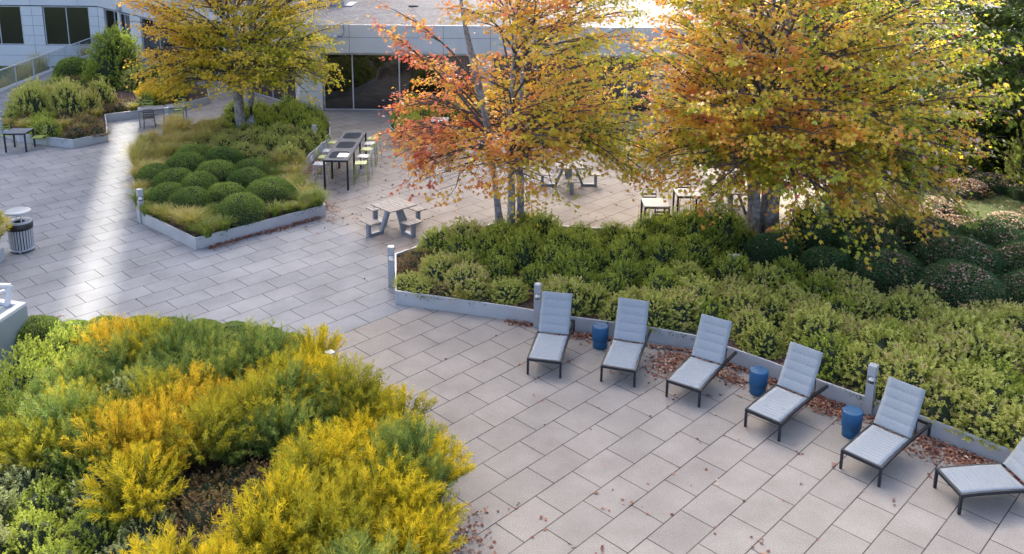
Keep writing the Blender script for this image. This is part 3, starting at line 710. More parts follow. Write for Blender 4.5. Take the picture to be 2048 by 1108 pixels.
for k in range(3):
    a = 2*PI*k/3-1.5; MB().tube([(.27*math.cos(a), .27*math.sin(a), .06), (.27*math.cos(a), .27*math.sin(a), 0)], .025, 10).build('foot', 'alu', tb)

# ------------------------------------------------------------------ grey-green cabinet wall with white steel frame at the left edge
cb = thing('equipment_cabinet', 'tall grey-green metal cabinet with white capping at the left edge of the photo', 'cabinet', (-9.87, 16.92, 0))
cp = [(0,0), (-.15,-1.1), (-2.4,-2.2), (-3.6,-.6), (-2.2,.55)]
MB().prism([(x*.985, y*.985) for x, y in cp][::-1], 0, 1.14).build('body', 'cabinet', cb, .01)
ring = cp[::-1]; inr = inset(ring, .14); n_ = len(ring); c_ = MB()
for z in (0,):
    vs = [(x, y, 1.14) for x, y in ring]+[(x, y, 1.2) for x, y in ring]+[(x, y, 1.2) for x, y in inr]+[(x, y, 1.142) for x, y in inr]
    fs = []
    for i in range(n_):
        j = (i+1) % n_; fs += [(i, j, n_+j, n_+i), (n_+i, n_+j, 2*n_+j, 2*n_+i), (2*n_+i, 2*n_+j, 3*n_+j, 3*n_+i)]
    c_.add(vs, fs)
c_.build('capping', 'white', cb); MB().box((-.075, -.45, .58), (.012, .01, 1.1), .1).build('seam', 'white', cb)
sfm = thing('steel_frame', 'white angular steel frame standing on top of the grey-green cabinet', 'frame', (-9.87, 16.92, 1.14))
MB().bar((-.36, -.08, .0), (-.32, .06, .40), .10, .07).bar((-.32, .06, .40), (-1.5, .05, .42), .10, .06).bar((-.36, -.08, .35), (-1.15, -.9, .3), .09, .05).bar((-1.4, -.5, 0), (-1.4, -.3, .38), .08, .06).build('bars', 'white', sfm, .006)

# ------------------------------------------------------------------ bed spotlights
def spot(loc, label, rz=0):
    t = thing('garden_spotlight', label, 'spotlight', loc, rz, 'small black spotlights in the beds')
    MB().tube([(0,0,0), (0,0,.26)], .016, 8).build('stake', 'black', t)
    MB().tube([(0,.07,.24), (0,-.06,.33), (0,-.10,.36)], [.055, .068, .072], 14).build('head', 'black', t)
spot((.36, 24.0, .27), 'small black spotlight at the foot of the middle maple')
spot((-9.62, 34.6, .27), 'black spotlight just right of the left maple trunk'); spot((-11.6, 34.3, .27), 'black spotlight left of the left maple trunk')
gl = thing('garden_light', 'small pale grey box light on two legs among the shrubs of the big planter', 'garden light', (5.55, 20.9, .27))
MB().box((0,0,.42), (.26,.14,.09)).box((0,0,.49), (.3,.18,.02)).build('head', 'rail', gl); MB().box((-.06,0,.19), (.025,.025,.38)).box((.06,0,.19), (.025,.025,.38)).build('leg', 'rail', gl)

# ------------------------------------------------------------------ maples
LEAVES = []
def maple(base, H, Rf, stems, label, tint, seed, nbr, mat='maple', leafs=.115, zb=1.5, per=26, dens=None, barkmat='pale_bark', tsize=.85, clear=1.9, cull=-.35, lean=.2, name='maple_tree'):
    rg = np.random.default_rng(seed); rr = random.Random(seed)
    t = thing(name, label, 'tree', (*base, .27))
    trunk = MB(); lines = []
    def g(z):
        u = (z-zb)/(H-zb)
        return (1-((u-.36)/.64)**2)**.5 if u > .36 else .95+.05*u/.36
    for k in range(stems):
        a = 2*PI*k/stems+rr.uniform(-.3, .3); r0 = (.10 if stems > 1 else 0)+.024*stems; hh = H*rr.uniform(.82, .97)
        if k == 0: hh = H*.98
        top = Vector((math.cos(a), math.sin(a), 0))*Rf(a)*lean*rr.uniform(.8, 1.4)*(0 if k == 0 and stems > 3 else 1); pts = []; rad = []
        w1, w2 = rr.uniform(0, 6), rr.uniform(0, 6)
        for i in range(15):
            u = i/14; p = Vector((math.cos(a)*r0*1.35, math.sin(a)*r0*.55, -.12))+top*(u**1.15)+Vector((.07*math.sin(u*7+w1)*min(1, u*3), .07*math.sin(u*6+w2)*min(1, u*3), hh*u))
            pts.append(p); rad.append((.085+.02*rr.random())*tsize*(1-u)**.75+.012+(.05*tsize if i == 0 else (.012 if i == 1 else 0)))
        trunk.tube(pts, rad, 10); lines.append((pts, rad, a, hh))
    nstem = len(trunk.f); C = []; D = []
    def addtwig(p0, p1, n):
        # leaves hang along a twig
        u = rg.uniform(.12, 1.08, n)[:, None]; P = p0+(p1-p0)*u
        P = P+rg.normal(size=(n, 3))*np.array([.085, .085, .05]); C.append(P); D.append(np.repeat(((p1-p0)/max(1e-6, np.linalg.norm(p1-p0)))[None], n, 0))
    for b in range(nbr):
        zt = zb+(H-zb)*((b+.5)/nbr)**1.3*.98; a = b*2.399963+rr.uniform(-.35, .35)
        Rm = Rf(a)*max(.12, g(min(H-.02, zt))); Rm *= rr.choice([1, .97, .92, .8, .62, .5]) if zt < H*.93 else .6
        if dens and rr.random() > dens(a, zt): continue
        tgt = Vector((math.cos(a)*Rm, math.sin(a)*Rm, zt+rr.uniform(-.2, .2)))
        best = min(lines, key=lambda L: abs(((L[2]-a+PI) % (2*PI))-PI)+rr.uniform(0, .5))
        slope = rr.uniform(.08, .42) if zt < zb+2.2 else rr.uniform(.25, .75); zs = max(clear+rr.uniform(0, .6), zt-slope*Rm*(.5 if zt < zb+1.6 else 1)); zs = min(zs, best[3]*.93)
        ui = (zs+.12)/best[3]*14; i0 = min(13, int(ui)); fr = ui-i0
        st = best[0][i0].lerp(best[0][i0+1], min(1, fr)); r_s = best[1][i0]
        L = (tgt-st).length; pts = []; m = 8; side = rr.uniform(-.12, .12)*L
        perp = Vector((-math.sin(a), math.cos(a), 0))
        for i in range(m+1):
            u = i/m; p = st.lerp(tgt, u)+Vector((0,0,1))*(.16*L*math.sin(u*PI)*(.6 if zt > zb+1.5 else .9))+perp*side*math.sin(u*PI)
            if i > 1: p += Vector((rr.uniform(-.05, .05), rr.uniform(-.05, .05), rr.uniform(-.04, .04)))
            pts.append(p)
        r0 = min(r_s*.5, .008+.0085*L); trunk.tube(pts, [r0*(1-i/m)**.8+.004 for i in range(m+1)], 5, False)
        limbs = [(pts, L)]
        for sgn in ((1, -1, 1, -1) if L > 1.6 else ()):
            u = rr.uniform(.3, .75); j = int(u*m); p = pts[j]; dv = (pts[j+1]-pts[j]).normalized(); hd = (dv*.75+perp*sgn*rr.uniform(.5, 1.1)+Vector((0, 0, rr.uniform(-.1, .2)))).normalized()
            l2 = L*rr.uniform(.22, .42); sp = []
            for i in range(m+1):
                w_ = i/m; sp.append(p+hd*l2*w_+Vector((rr.uniform(-.03, .03), rr.uniform(-.03, .03), -.10*l2*w_*w_)))
            trunk.tube(sp, [r0*.55*(1-i/m)**.8+.003 for i in range(m+1)], 4, False); limbs.append((sp, l2))
        for pts, L in limbs:
          ntw = int(2+L*4.2)
          for q in range(ntw):
            u = .22+.78*(q+rr.random())/ntw; j = min(m-1, int(u*m)); p = pts[j].lerp(pts[j+1], u*m-j)
            dv = (pts[j+1]-pts[j]).normalized(); sgn = 1 if q % 2 else -1
            hd = dv*.7+perp*sgn*rr.uniform(.4, 1.1)+Vector((0,0,rr.uniform(-.25, .25))); hd.normalize()
            tl = rr.uniform(.30, .95)*(1.15-.35*u); e = p+hd*tl+Vector((0,0,-.10*tl))
            trunk.tube([p, p+hd*tl*.5, e], [.0055, .004, .002], 3, False)
            addtwig(np.array(p), np.array(e), int(per*.40*tl*rr.uniform(.6, 1.3)))
          addtwig(np.array(pts[-2]), np.array(pts[-1]+(pts[-1]-pts[-2])*.5), int(per*.35))
    to = trunk.build('trunk', barkmat, t); to.data.materials.append(M['twig'])
    mi = np.zeros(len(trunk.f), np.int32); mi[nstem:] = 1; to.data.polygons.foreach_set('material_index', mi)
    C = np.concatenate(C); D = np.concatenate(D)
    keep = (noise3(C*np.array([1, 1, 1.5]), 2.1, seed) > cull) | (rg.random(len(C)) < .12)
    keep &= ~((np.hypot(C[:, 0], C[:, 1]) < 1.5) & (C[:, 2] < 2.15+.25*np.hypot(C[:, 0], C[:, 1])*0)); C = C[keep]; D = D[keep]
    out = C*np.array([1, 1, .15]); out /= np.maximum(np.linalg.norm(out, axis=1, keepdims=True), .1)
    n = len(C); N = np.array([0, 0, 1.])+out*.45+rg.normal(size=(n, 3))*.42
    Xd = D*.6+rg.normal(size=(n, 3))*.65+np.array([0, 0, -.35])
    tv = tint(C, n, rg); S = leafs*rg.uniform(.65, 1.2, n)
    me = leafmesh('crown', C, Xd, N, S, T_STAR, mat, tv)
    o = bpy.data.objects.new('crown', me); col.objects.link(o); o.parent = t
    LEAVES.append((label[:12], n))
    return t
def tintA(C, n, rg):      # middle maple: red and pink on its left and low, turning gold-green on the right
    x = C[:, 0]; v = .45+.080*x+.24*noise3(C, 1.1, 3)+.20*noise3(C, 2.4, 5)+rg.normal(size=n)*.08
    return np.clip(v, .03, .92)
def tintB(C, n, rg):
    v = .62+.032*C[:, 0]+.26*noise3(C, 1.0, 8)+.22*noise3(C, 2.2, 4)+rg.normal(size=n)*.09; v = np.clip(v, .1, .9)
    k = rg.random(n) < .03; v[k] = .05; k = (rg.random(n) < .10) & (C[:, 0] > 2.2+rg.normal(size=n)); v[k] = 1  # pale leaves on the right: sunlit look painted into the tint
    return v
    return np.clip(v, .03, .97)
def tintC(C, n, rg):
    rad = np.hypot(C[:, 0], C[:, 1]); v = .72-.11*(rad-1.8)-.04*(C[:, 2]-4)+.04*C[:, 0]+.14*noise3(C, 1.2, 9)+rg.normal(size=n)*.10
    return np.clip(v, .02, 1)
def lobes(base, amps):
    return lambda a: base*(1+sum(k*math.cos(a-R(c)) for c, k in amps))
maple((-.02, 24.0), 9.4, lobes(4.05, [(0, .10)]), 5, 'middle maple, several grey trunks, pink-red leaves on its left turning gold-green on its right', tintA, 21, 170, leafs=.128, zb=1.75, per=36, cull=-.12,
      dens=lambda a, z: (.33 if math.cos(a) < -.1 and z > 3.4 else 1.0), lean=.30)
maple((7.15, 24.1), 9.8, lobes(5.2, [(0, .16), (-60, .04)]), 5, 'biggest maple, at the right, dense olive-gold and orange leaves over thick pale trunks', tintB, 5, 240, leafs=.138, zb=1.45, per=42, cull=-.17, tsize=1.25, lean=.25)
maple((-10.45, 34.1), 9.6, lobes(3.95, []), 3, 'left maple with golden-green leaves and orange tips, growing from the left island', tintC, 9, 170, mat='gold', leafs=.135, zb=1.9, per=36, cull=-.18, tsize=1.35, lean=.12)
def tintD(C, n, rg): return np.clip(.45+.28*noise3(C, .8, 2)+rg.normal(size=n)*.12, 0, .95)
for i, (x, y, h, r, sd, lb) in enumerate([(18.0, 30.0, 10.5, 4.8, 31, 'dark green tree with yellowing edges behind the right maple, at the top right corner'),
        (24.5, 27.5, 11.0, 4.8, 32, 'second dark green tree, mostly outside the right edge'),
        (15.6, 39.5, 10.0, 4.2, 33, 'dark evergreen-looking tree behind the right maple, beside the back building')]):
    maple((x, y), h, lobes(r, []), 2, lb, tintD, sd, 120, mat='conifer', leafs=.19, zb=1.8 if i else 2.1, per=40, barkmat='bark', tsize=1.3, name='shade_tree')

# ------------------------------------------------------------------ shrub prototypes (leaf meshes)
def core(rx, rz, seed, k=.8):
    b = MB(); P = []; n, m = 14, 7; r = random.Random(seed)
    for j in range(m+1):
        ph = PI/2*j/m
        for i in range(n):
            th = 2*PI*i/n; w = k*(1+.10*math.sin(3*th+seed)+.06*r.uniform(-1, 1)); b.v.append((rx*w*math.cos(th)*math.cos(ph), rx*w*math.sin(th)*math.cos(ph), rz*w*math.sin(ph)))
    for j in range(m):
        for i in range(n): b.f.append((j*n+i, j*n+(i+1) % n, (j+1)*n+(i+1) % n, (j+1)*n+i)); b.sm.append(True)
    return b
def sprigshrub(name, mat, seed, r=.55, h=.62, sprigs=300, per=20, ls=.05, sl=.2, bump=.12, hi=.75, up=.5, k=.72, tmpl=T_LEAF):
    rg = np.random.default_rng(seed); n = sprigs
    d = rvec(n, rg); d[:, 2] = np.abs(d[:, 2])*1.0; d[:, 2] = np.maximum(d[:, 2]-.05, .0); d /= np.linalg.norm(d, axis=1, keepdims=True)
    rad = 1+bump*noise3(d, 3.2, seed)+rg.normal(size=n)*.07; rad -= (rg.random(n) < .35)*rg.uniform(0, .3, n)
    tip = d*rad[:, None]*np.array([r, r, h]); ax = d*np.array([1, 1, .7])+np.array([0, 0, up])+rg.normal(size=(n, 3))*.25; ax /= np.linalg.norm(ax, axis=1, keepdims=True)
    u = rg.uniform(0, 1, (n, per)); P = tip[:, None, :]-ax[:, None, :]*(u[..., None]*sl)
    side = rg.normal(size=(n, per, 3)); side -= (side*ax[:, None, :]).sum(-1, keepdims=True)*ax[:, None, :]; side /= np.linalg.norm(side, axis=-1, keepdims=True)
    Xd = (side*.8+ax[:, None, :]*(1.1-u[..., None]*.7)).reshape(-1, 3); P = P.reshape(-1, 3); Nn = (np.repeat(ax, per, 0)+rg.normal(size=(n*per, 3))*.4)
    pert = np.repeat(rg.normal(size=n)*.10, per)+.06*noise3(P, 4, seed)
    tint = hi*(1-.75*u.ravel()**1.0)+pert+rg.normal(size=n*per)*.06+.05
    P[:, 2] = np.maximum(P[:, 2], .01)
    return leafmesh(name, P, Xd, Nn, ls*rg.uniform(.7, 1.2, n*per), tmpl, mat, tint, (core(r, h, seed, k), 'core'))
def ball(name, mat, seed, r=.5, h=.55, n=9000, ls=.03, hi=.55):
    rg = np.random.default_rng(seed); d = rvec(n, rg); d[:, 2] = np.where(d[:, 2] < -.25, -d[:, 2], d[:, 2])
    q = np.sign(d)*np.abs(d)**.85; q /= np.linalg.norm(q, axis=1, keepdims=True)
    rad = 1+.065*noise3(d, 3.4, seed)+rg.normal(size=n)*.024-(rg.random(n) < .3)*.06+(rg.random(n) < .02)*rg.uniform(0, .12, n)
    P = q*rad[:, None]*np.array([r, r, h*.72]); P[:, 2] += h*.30; P[:, 2] = np.maximum(P[:, 2], .01)
    Xd = d+rg.normal(size=(n, 3))*.6+np.array([0, 0, .25]); Nn = rg.normal(size=(n, 3))+d*.6
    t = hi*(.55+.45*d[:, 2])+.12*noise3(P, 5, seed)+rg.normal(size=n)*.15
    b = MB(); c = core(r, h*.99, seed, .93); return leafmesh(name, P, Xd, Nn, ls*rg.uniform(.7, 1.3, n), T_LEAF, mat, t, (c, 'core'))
def plume(name, mat, seed, r=.62, h=.78, stems=85, per=80, nl=.075, nw=1.0, shift=0.):
    """feathery bluestar: arching stems thick with needle leaves"""
    rg = np.random.default_rng(seed); a = rg.uniform(0, 6.283, stems); q = np.sqrt(rg.uniform(0, 1, stems))
    tip = np.stack([np.cos(a)*q*r, np.sin(a)*q*r, h*(1-.42*q**2)*rg.uniform(.86, 1.12, stems)], 1); foot = tip*np.array([.22, .22, 0])
    up = np.array([0, 0, 1.]); u = 1-rg.uniform(0, 1, (stems, per))**1.15*.62
    P = foot[:, None]+(tip-foot)[:, None]*u[..., None]; P[..., :2] = foot[:, None, :2]+(tip-foot)[:, None, :2]*(u[..., None]**1.7)
    ax = (tip-foot)*np.array([1.5, 1.5, .8]); ax /= np.linalg.norm(ax, axis=1, keepdims=True)
    side = rg.normal(size=(stems, per, 3)); side -= (side*ax[:, None]).sum(-1, keepdims=True)*ax[:, None]; side /= np.linalg.norm(side, axis=-1, keepdims=True)
    Xd = (side*.9+ax[:, None]*(.75+.5*(u[..., None]-.5))).reshape(-1, 3); P = P.reshape(-1, 3)
    st = np.repeat(rg.normal(size=stems)*.14, per)+.10*np.repeat(noise3(tip, 4, seed), per)
    t = -.06+.86*u.ravel()+st+rg.normal(size=stems*per)*.08+shift-.15  # tint darkens down the stem, painting in the shade inside the clump
    sm = MB()
    for i in range(0, stems, 2):
        f, e = foot[i], tip[i]; mid = f+(e-f)*np.array([.31, .31, .5]); sm.tube([f, mid, f+(e-f)*.93], [.005, .004, .002], 3, False)
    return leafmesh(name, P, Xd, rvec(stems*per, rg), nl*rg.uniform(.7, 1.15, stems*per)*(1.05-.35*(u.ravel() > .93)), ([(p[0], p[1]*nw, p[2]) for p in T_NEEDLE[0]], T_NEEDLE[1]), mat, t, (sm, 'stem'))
def tuft(name, mat, seed, r=.45, h=.6, n=420, w=.007, arch=.6):
    rg = np.random.default_rng(seed); a = rg.uniform(0, 6.283, n); L = h*rg.uniform(.6, 1.15, n); q = rg.uniform(.15, 1, n)*r; b0 = rg.uniform(0, .13, n)
    V = []; F = []; k = 5; lat = np.stack([-np.sin(a), np.cos(a)], 1)
    for j in range(k):
        u = j/(k-1); rad = b0+q*u**1.6; z = L*(u-.55*arch*u**3); ww = w*(1-.8*u)
        c = np.stack([np.cos(a)*rad, np.sin(a)*rad, z], 1)
        for s in (-1, 1): p = c.copy(); p[:, :2] += lat*s*ww; V.append(p)
    V = np.stack(V, 1).reshape(-1, 3); base = np.arange(n)*2*k; F = [(base+2*j, base+2*j+1, base+2*j+3, base+2*j+2) for j in range(k-1)]
    F = np.stack([np.stack(f, 1) for f in F], 1).reshape(-1, 4)
    me = bpy.data.meshes.new(name); me.from_pydata(V.tolist(), [], F.tolist()); me.materials.append(M[mat])
    at = me.attributes.new('tint', 'FLOAT', 'FACE'); t = (np.repeat(rg.normal(size=n)*.16+.4, k-1)+np.tile(np.linspace(-.1, .35, k-1), n)); at.data.foreach_set('value', np.clip(t, 0, 1).astype(np.float32)); return me
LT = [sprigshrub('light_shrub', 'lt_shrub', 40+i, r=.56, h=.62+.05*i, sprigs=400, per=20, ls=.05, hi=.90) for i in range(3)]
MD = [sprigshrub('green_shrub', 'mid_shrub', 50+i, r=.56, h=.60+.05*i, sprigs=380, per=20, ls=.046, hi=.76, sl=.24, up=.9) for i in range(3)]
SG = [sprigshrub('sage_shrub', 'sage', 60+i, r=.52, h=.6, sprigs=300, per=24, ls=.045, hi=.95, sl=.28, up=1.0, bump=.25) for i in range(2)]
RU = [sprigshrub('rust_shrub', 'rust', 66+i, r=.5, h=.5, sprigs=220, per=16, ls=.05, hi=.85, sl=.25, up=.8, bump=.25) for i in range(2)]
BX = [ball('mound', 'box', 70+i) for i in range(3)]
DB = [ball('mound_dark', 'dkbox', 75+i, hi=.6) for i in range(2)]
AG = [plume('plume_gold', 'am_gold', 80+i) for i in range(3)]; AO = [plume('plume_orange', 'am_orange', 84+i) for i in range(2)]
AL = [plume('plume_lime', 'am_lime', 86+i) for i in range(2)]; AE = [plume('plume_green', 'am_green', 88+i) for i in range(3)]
TS = [tuft('straw_tuft', 'straw', 90+i) for i in range(2)]; TG = [tuft('green_tuft', 'grn_grass', 93+i, h=.45, r=.35) for i in range(2)]

def inside(p, poly):
    x, y = p; c = False; n = len(poly)
    for i in range(n):
        x0, y0 = poly[i]; x1, y1 = poly[(i+1) % n]
        if (y0 > y) != (y1 > y) and x < (x1-x0)*(y-y0)/(y1-y0)+x0: c = not c
    return c
def edge(p, poly):
    q = Vector(p); m = 9e9
    for i in range(len(poly)):
        a, b = Vector(poly[i]), Vector(poly[(i+1) % len(poly)]); d = b-a; t = max(0, min(1, (q-a).dot(d)/d.length_squared)); m = min(m, (q-a-d*t).length)
    return m
def scatter(poly, gap, margin, seed, ok=lambda x, y: True, tries=6000):
    r = random.Random(seed); xs = [p[0] for p in poly]; ys = [p[1] for p in poly]; out = []
    for _ in range(tries):
        p = (r.uniform(min(xs), max(xs)), r.uniform(min(ys), max(ys)))
        if not inside(p, poly) or edge(p, poly) < margin or not ok(*p): continue
        if all((p[0]-q[0])**2+(p[1]-q[1])**2 > gap*gap for q in out): out.append(p)
    return out
rs = random.Random(99)
def plant(name, meshes, label, cat, x, y, s=1., zs=1., group=None, z=.27, var=.2):
    k = s*rs.uniform(1-var, 1+var); return instance(name, rs.choice(meshes), label, cat, (x, y, z), rs.uniform(0, 6.28), (k, k*rs.uniform(.92, 1.08), k*zs*rs.uniform(.92, 1.08)), group)

# ---- big central planter
hedge_pts = [(6.75, 21.75, .66), (7.85, 20.85, .66), (9.1, 20.1, .85), (9.3, 21.7, .85), (10.3, 19.1, .95), (10.9, 20.6, 1.05), (11.9, 18.9, .85), (12.6, 20.3, 1.0), (13.6, 19.1, .85), (10.9, 22.3, .95), (12.5, 22.0, .95), (8.3, 22.5, .65), (9.7, 23.1, .6), (13.9, 21.1, .8), (13.6, 17.8, .8)]
litter_tops = []
for i, (x, y, s) in enumerate(hedge_pts):
    pos = ['clipped dark green mound under the right maple, sprinkled with fallen leaves'] ; k = s/.5
    instance('clipped_shrub', BX[0].name and rs.choice(DB), pos[0], 'clipped shrub', (x, y, .27), rs.uniform(0, 6), (k, k, k*.92), 'leaf-strewn clipped mounds under the right maple'); litter_tops.append((x, y, s, .55*k*.92))
def freeC(x, y):
    if any((x-a)**2+(y-b)**2 < (s+.25)**2 for a, b, s in hedge_pts): return False
    if (x-.0)**2+(y-24)**2 < .3 or (x-7.15)**2+(y-24)**2 < .5 or (x-5.55)**2+(y-20.9)**2 < .12: return False
    if x > 8.2 and y > 18.6+(x-8.2)*.05: return False
    if x < -1.7 and y < 21.7: return False
    if 4.8 < x < 7.4 and 20.6 < y < 22.3: return False
    if y > 23.1 and x > 2.2 and x < 3.3: return False
    if abs(x-6.2) < .75 and abs(y-17.55) < .42: return False
    return True
for x, y in scatter(bedC, .60, .46, 3, freeC, 14000):
    back = y > 19.4+.28*max(0, 3-x)+(.5 if x > 5 else 0)+rs.uniform(-.7, .7)
    big = 1.0+(.22 if (x > 5.5 and y < 17.5) else 0)
    if rs.random() < .14: back = not back
    if back: plant('leafy_shrub', MD, 'mid-green leafy shrub massed in the back half of the big planter', 'shrub', x, y, 1.0, .92, 'mid-green shrubs in the back of the big planter')
    else: plant('leafy_shrub', LT, 'yellow-green leafy shrub massed behind the sun loungers in the big planter', 'shrub', x, y, 1.0*big, .92, 'yellow-green shrubs behind the sun loungers')
for x, y in [(3.75, 23.1), (4.4, 23.2), (5.1, 23.3), (5.7, 23.0), (4.8, 22.7), (6.1, 23.4), (4.1, 22.7), (8.2, 23.6)]:
    plant('leafy_shrub', MD, 'bright green bushy shrub in front of the pale square tables', 'shrub', x, y, 1.05, 1.35, 'bright green shrubs in front of the pale tables')
for x, y in [(-2.5, 21.0), (-2.1, 20.5), (-2.4, 21.6), (-2.0, 22.2), (-2.35, 20.0), (-2.0, 19.75), (-2.0, 21.1), (-1.6, 19.6), (-1.6, 22.6), (-2.5, 20.5)]:
    plant('low_plant', RU+[LT[0]], 'low rusty and yellow plant at the left corner of the big planter', 'plant', x, y, .72, .62, 'low rusty plants at the left corner of the big planter')
plant('grass_tuft', TS, 'small tuft of dry brown grass hanging over the front wall of the big planter', 'grass tuft', -1.05, 19.22, .55, .8)
plant('grass_tuft', TS, 'tall olive grass clump beside the lawn behind the leaf-strewn mounds', 'grass tuft', 10.9, 23.9, 1.6, 1.6, z=.26)

# ---- left island
mounds = [(-7.72, 24.4, .64), (-9.45, 25.1, .60), (-10.3, 25.55, .56), (-8.6, 25.75, .58), (-7.3, 25.9, .66), (-9.6, 26.4, .60), (-8.3, 26.95, .62), (-10.6, 26.9, .62), (-11.35, 27.4, .58), (-9.5, 27.7, .64), (-10.7, 28.3, .66), (-8.6, 28.3, .60), (-9.7, 29.0, .66), (-10.9, 29.6, .62)]
for x, y, s in mounds:
    k = s/.465; instance('clipped_shrub', rs.choice(BX), 'dark green clipped mound in the front cluster of the left island', 'clipped shrub', (x, y, .27), rs.uniform(0, 6), (k*rs.uniform(.92, 1.12), k*rs.uniform(.92, 1.05), k*rs.uniform(.9, 1.08)), 'clipped mounds clustered in the left island')
def freeL(x, y): return not any((x-a)**2+(y-b)**2 < (s+.2)**2 for a, b, s in mounds) and (x+10.45)**2+(y-34.1)**2 > .3
for x, y in scatter(bedL, .36, .10, 5, lambda x, y: freeL(x, y) and (y < 29.5) and not (x > -8.4 and y > 26.2), 5000):
    m, l, g2 = (TS, 'golden grass tuft along the left edge of the left island', 'golden grasses in the left island') if (x < -11.3 or (y < 24.3 and x < -8.9 and rs.random() < .5)) else (TG, 'low green grass tuft at the front of the left island', 'green grass tufts in the left island')
    plant('grass_tuft', m, l, 'grass tuft', x, y, 1.15, 1.0, g2)
for x, y in scatter(bedL, .42, .08, 6, lambda x, y: freeL(x, y) and (y >= 29.3 and x < -11.4 and y < 34.5), 3000):
    plant('grass_tuft', TS, 'golden grass tuft along the left edge of the left island', 'grass tuft', x, y, 1.15, 1.2, 'golden grasses in the left island')
for x, y in scatter(bedL, .40, .10, 6, lambda x, y: freeL(x, y) and (x > -8.5 and 26.1 < y < 30.0), 3000):
    plant('grass_tuft', TG+[TS[0]], 'soft green and straw grass tuft at the right of the left island', 'grass tuft', x, y, 1.05, 1., 'soft grasses at the right of the left island')
for x, y in scatter(bedL, .62, .4, 8, lambda x, y: freeL(x, y) and x > -11.5 and y > 30.0, 5000):
    if y < 33.3: plant('leafy_shrub', LT, 'pale leafy shrub in front of the left maple trunk', 'shrub', x, y, .92, .95, 'pale shrubs in front of the left maple')
    else: plant('leafy_shrub', MD, 'dark green shrub behind the left maple trunk', 'shrub', x, y, 1.05, 1., 'green shrubs behind the left maple')

# ---- far left bed
for x, y in [(-20.6, 37.0), (-19.9, 36.3), (-19.2, 37.1), (-18.5, 36.5), (-20.2, 37.9), (-19.0, 38.0), (-18.0, 37.3), (-20.9, 38.4), (-17.9, 38.2)]:
    plant('leafy_shrub', LT, 'tall pale yellow-green shrub behind the small patio table at the left edge', 'shrub', x, y, 1.25, 1.5, 'pale shrubs in the far left bed')
for x, y in scatter(bedU, .6, .3, 12, lambda x, y: y < 36.0 or (x > -17.6 and y < 39.2) or (y > 39 and x < -19.5), 3000):
    m = rs.choice([RU, RU, TS, MD]); plant('low_plant', m, 'low rusty or straw-coloured plant at the front of the far left bed', 'plant', x, y, .95, .9, 'low autumn plants in the far left bed')
for x, y in [(-15.6, 39.2), (-15.2, 40.0), (-15.9, 40.3), (-15.4, 41.1), (-16.4, 39.5), (-16.7, 40.8)]:
    plant('feathery_shrub', AL+[AO[0]], 'golden feathery shrub behind the far patio table', 'shrub', x, y, 1.1, 1.1, 'golden feathery shrubs in the far left bed')
for (x, y, s), lb in zip([(-22.1, 44.6, .95), (-17.3, 43.6, .85)], ['dark clipped round shrub left of the tall green bush by the ramp', 'dark clipped round shrub right of the tall green bush by the ramp']):
    instance('clipped_shrub', BX[1], lb, 'clipped shrub', (x, y, .27), 0, (s*2, s*2, s*2.1))
bm = sprigshrub('tall_bush', 'mid_shrub', 58, r=1.5, h=2.6, sprigs=1500, per=16, ls=.10, sl=.4, bump=.16, hi=.7, up=.4, k=.75)
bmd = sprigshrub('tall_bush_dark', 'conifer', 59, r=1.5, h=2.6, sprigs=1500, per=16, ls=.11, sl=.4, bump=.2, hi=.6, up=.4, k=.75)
instance('tall_bush', bm, 'tall dense green bush in front of the far building door', 'bush', (-19.6, 43.6, .27), .4, (1, 1, 1))
plant('leafy_shrub', [LT[1]], 'bright yellow-green shrub at the foot of the tall green bush', 'shrub', -18.15, 42.6, 1.25, 1.15)

# ---- behind the railing, left bin bed, bed by the windows
for i in range(7): plant('grass_tuft', TS, 'pale tall grass seen through the ramp railing', 'grass tuft', -26.2-rs.uniform(0, 1.8), 44.5+i*1.7, 2.0, 1.9, 'tall grasses behind the ramp railing', z=-1.39)
for x, y in [(-13.55, 21.6), (-13.55, 20.9), (-13.6, 20.2), (-14.0, 19.5), (-14.0, 18.9), (-14.3, 21.3)]:
    plant('feathery_shrub', AO+[AG[0]], 'orange-yellow feathery shrub cut by the left edge, beside the litter bin', 'shrub', x, y, 1.05, 1.5, 'feathery shrubs beside the litter bin')
for x, y in scatter(bedB, .75, .35, 14):
    if x < -2.2: plant('leafy_shrub', MD, 'dark green shrub in the bed by the back windows', 'shrub', x, y, 1.1, 1.2, 'dark shrubs by the back windows')
    else: plant('feathery_shrub', AG+[AL[0]], 'bright yellow feathery shrub in front of the back windows, behind the middle maple', 'shrub', x, y, 1.1, 1.25, 'yellow shrubs by the back windows')

# ---- foreground bed of bluestar
rowh = [(-9.75, 16.95, .52), (-8.95, 16.75, .5), (-8.35, 16.95, .5), (-7.7, 17.0, .5), (-7.05, 16.95, .5), (-6.35, 16.85, .5), (-5.65, 16.75, .5), (-5.0, 16.6, .48), (-4.4, 16.35, .46)]
for x, y, s in rowh:
    k = s/.5; instance('clipped_shrub', rs.choice(BX), 'clipped dark green shrub in the row along the back of the foreground bed', 'clipped shrub', (x, y, .27), rs.uniform(0, 6), (k, k, k*.95), 'row of clipped shrubs behind the yellow bed')
AMC = {'gold': (AG, 'feathery golden-yellow bluestar clump in the foreground bed', 'golden feathery clumps in the foreground bed'),
       'orange': (AO, 'feathery orange-yellow bluestar clump in the foreground bed', 'orange feathery clumps in the foreground bed'),
       'lime': (AL, 'feathery yellow-green bluestar clump in the foreground bed', 'yellow-green feathery clumps in the foreground bed'),
       'green': (AE, 'feathery blue-green bluestar clump at the back of the foreground bed', 'green feathery clumps in the foreground bed')}
def near(x, y, L, r): return any((x-a)**2+(y-b)**2 < r*r for a, b in L)
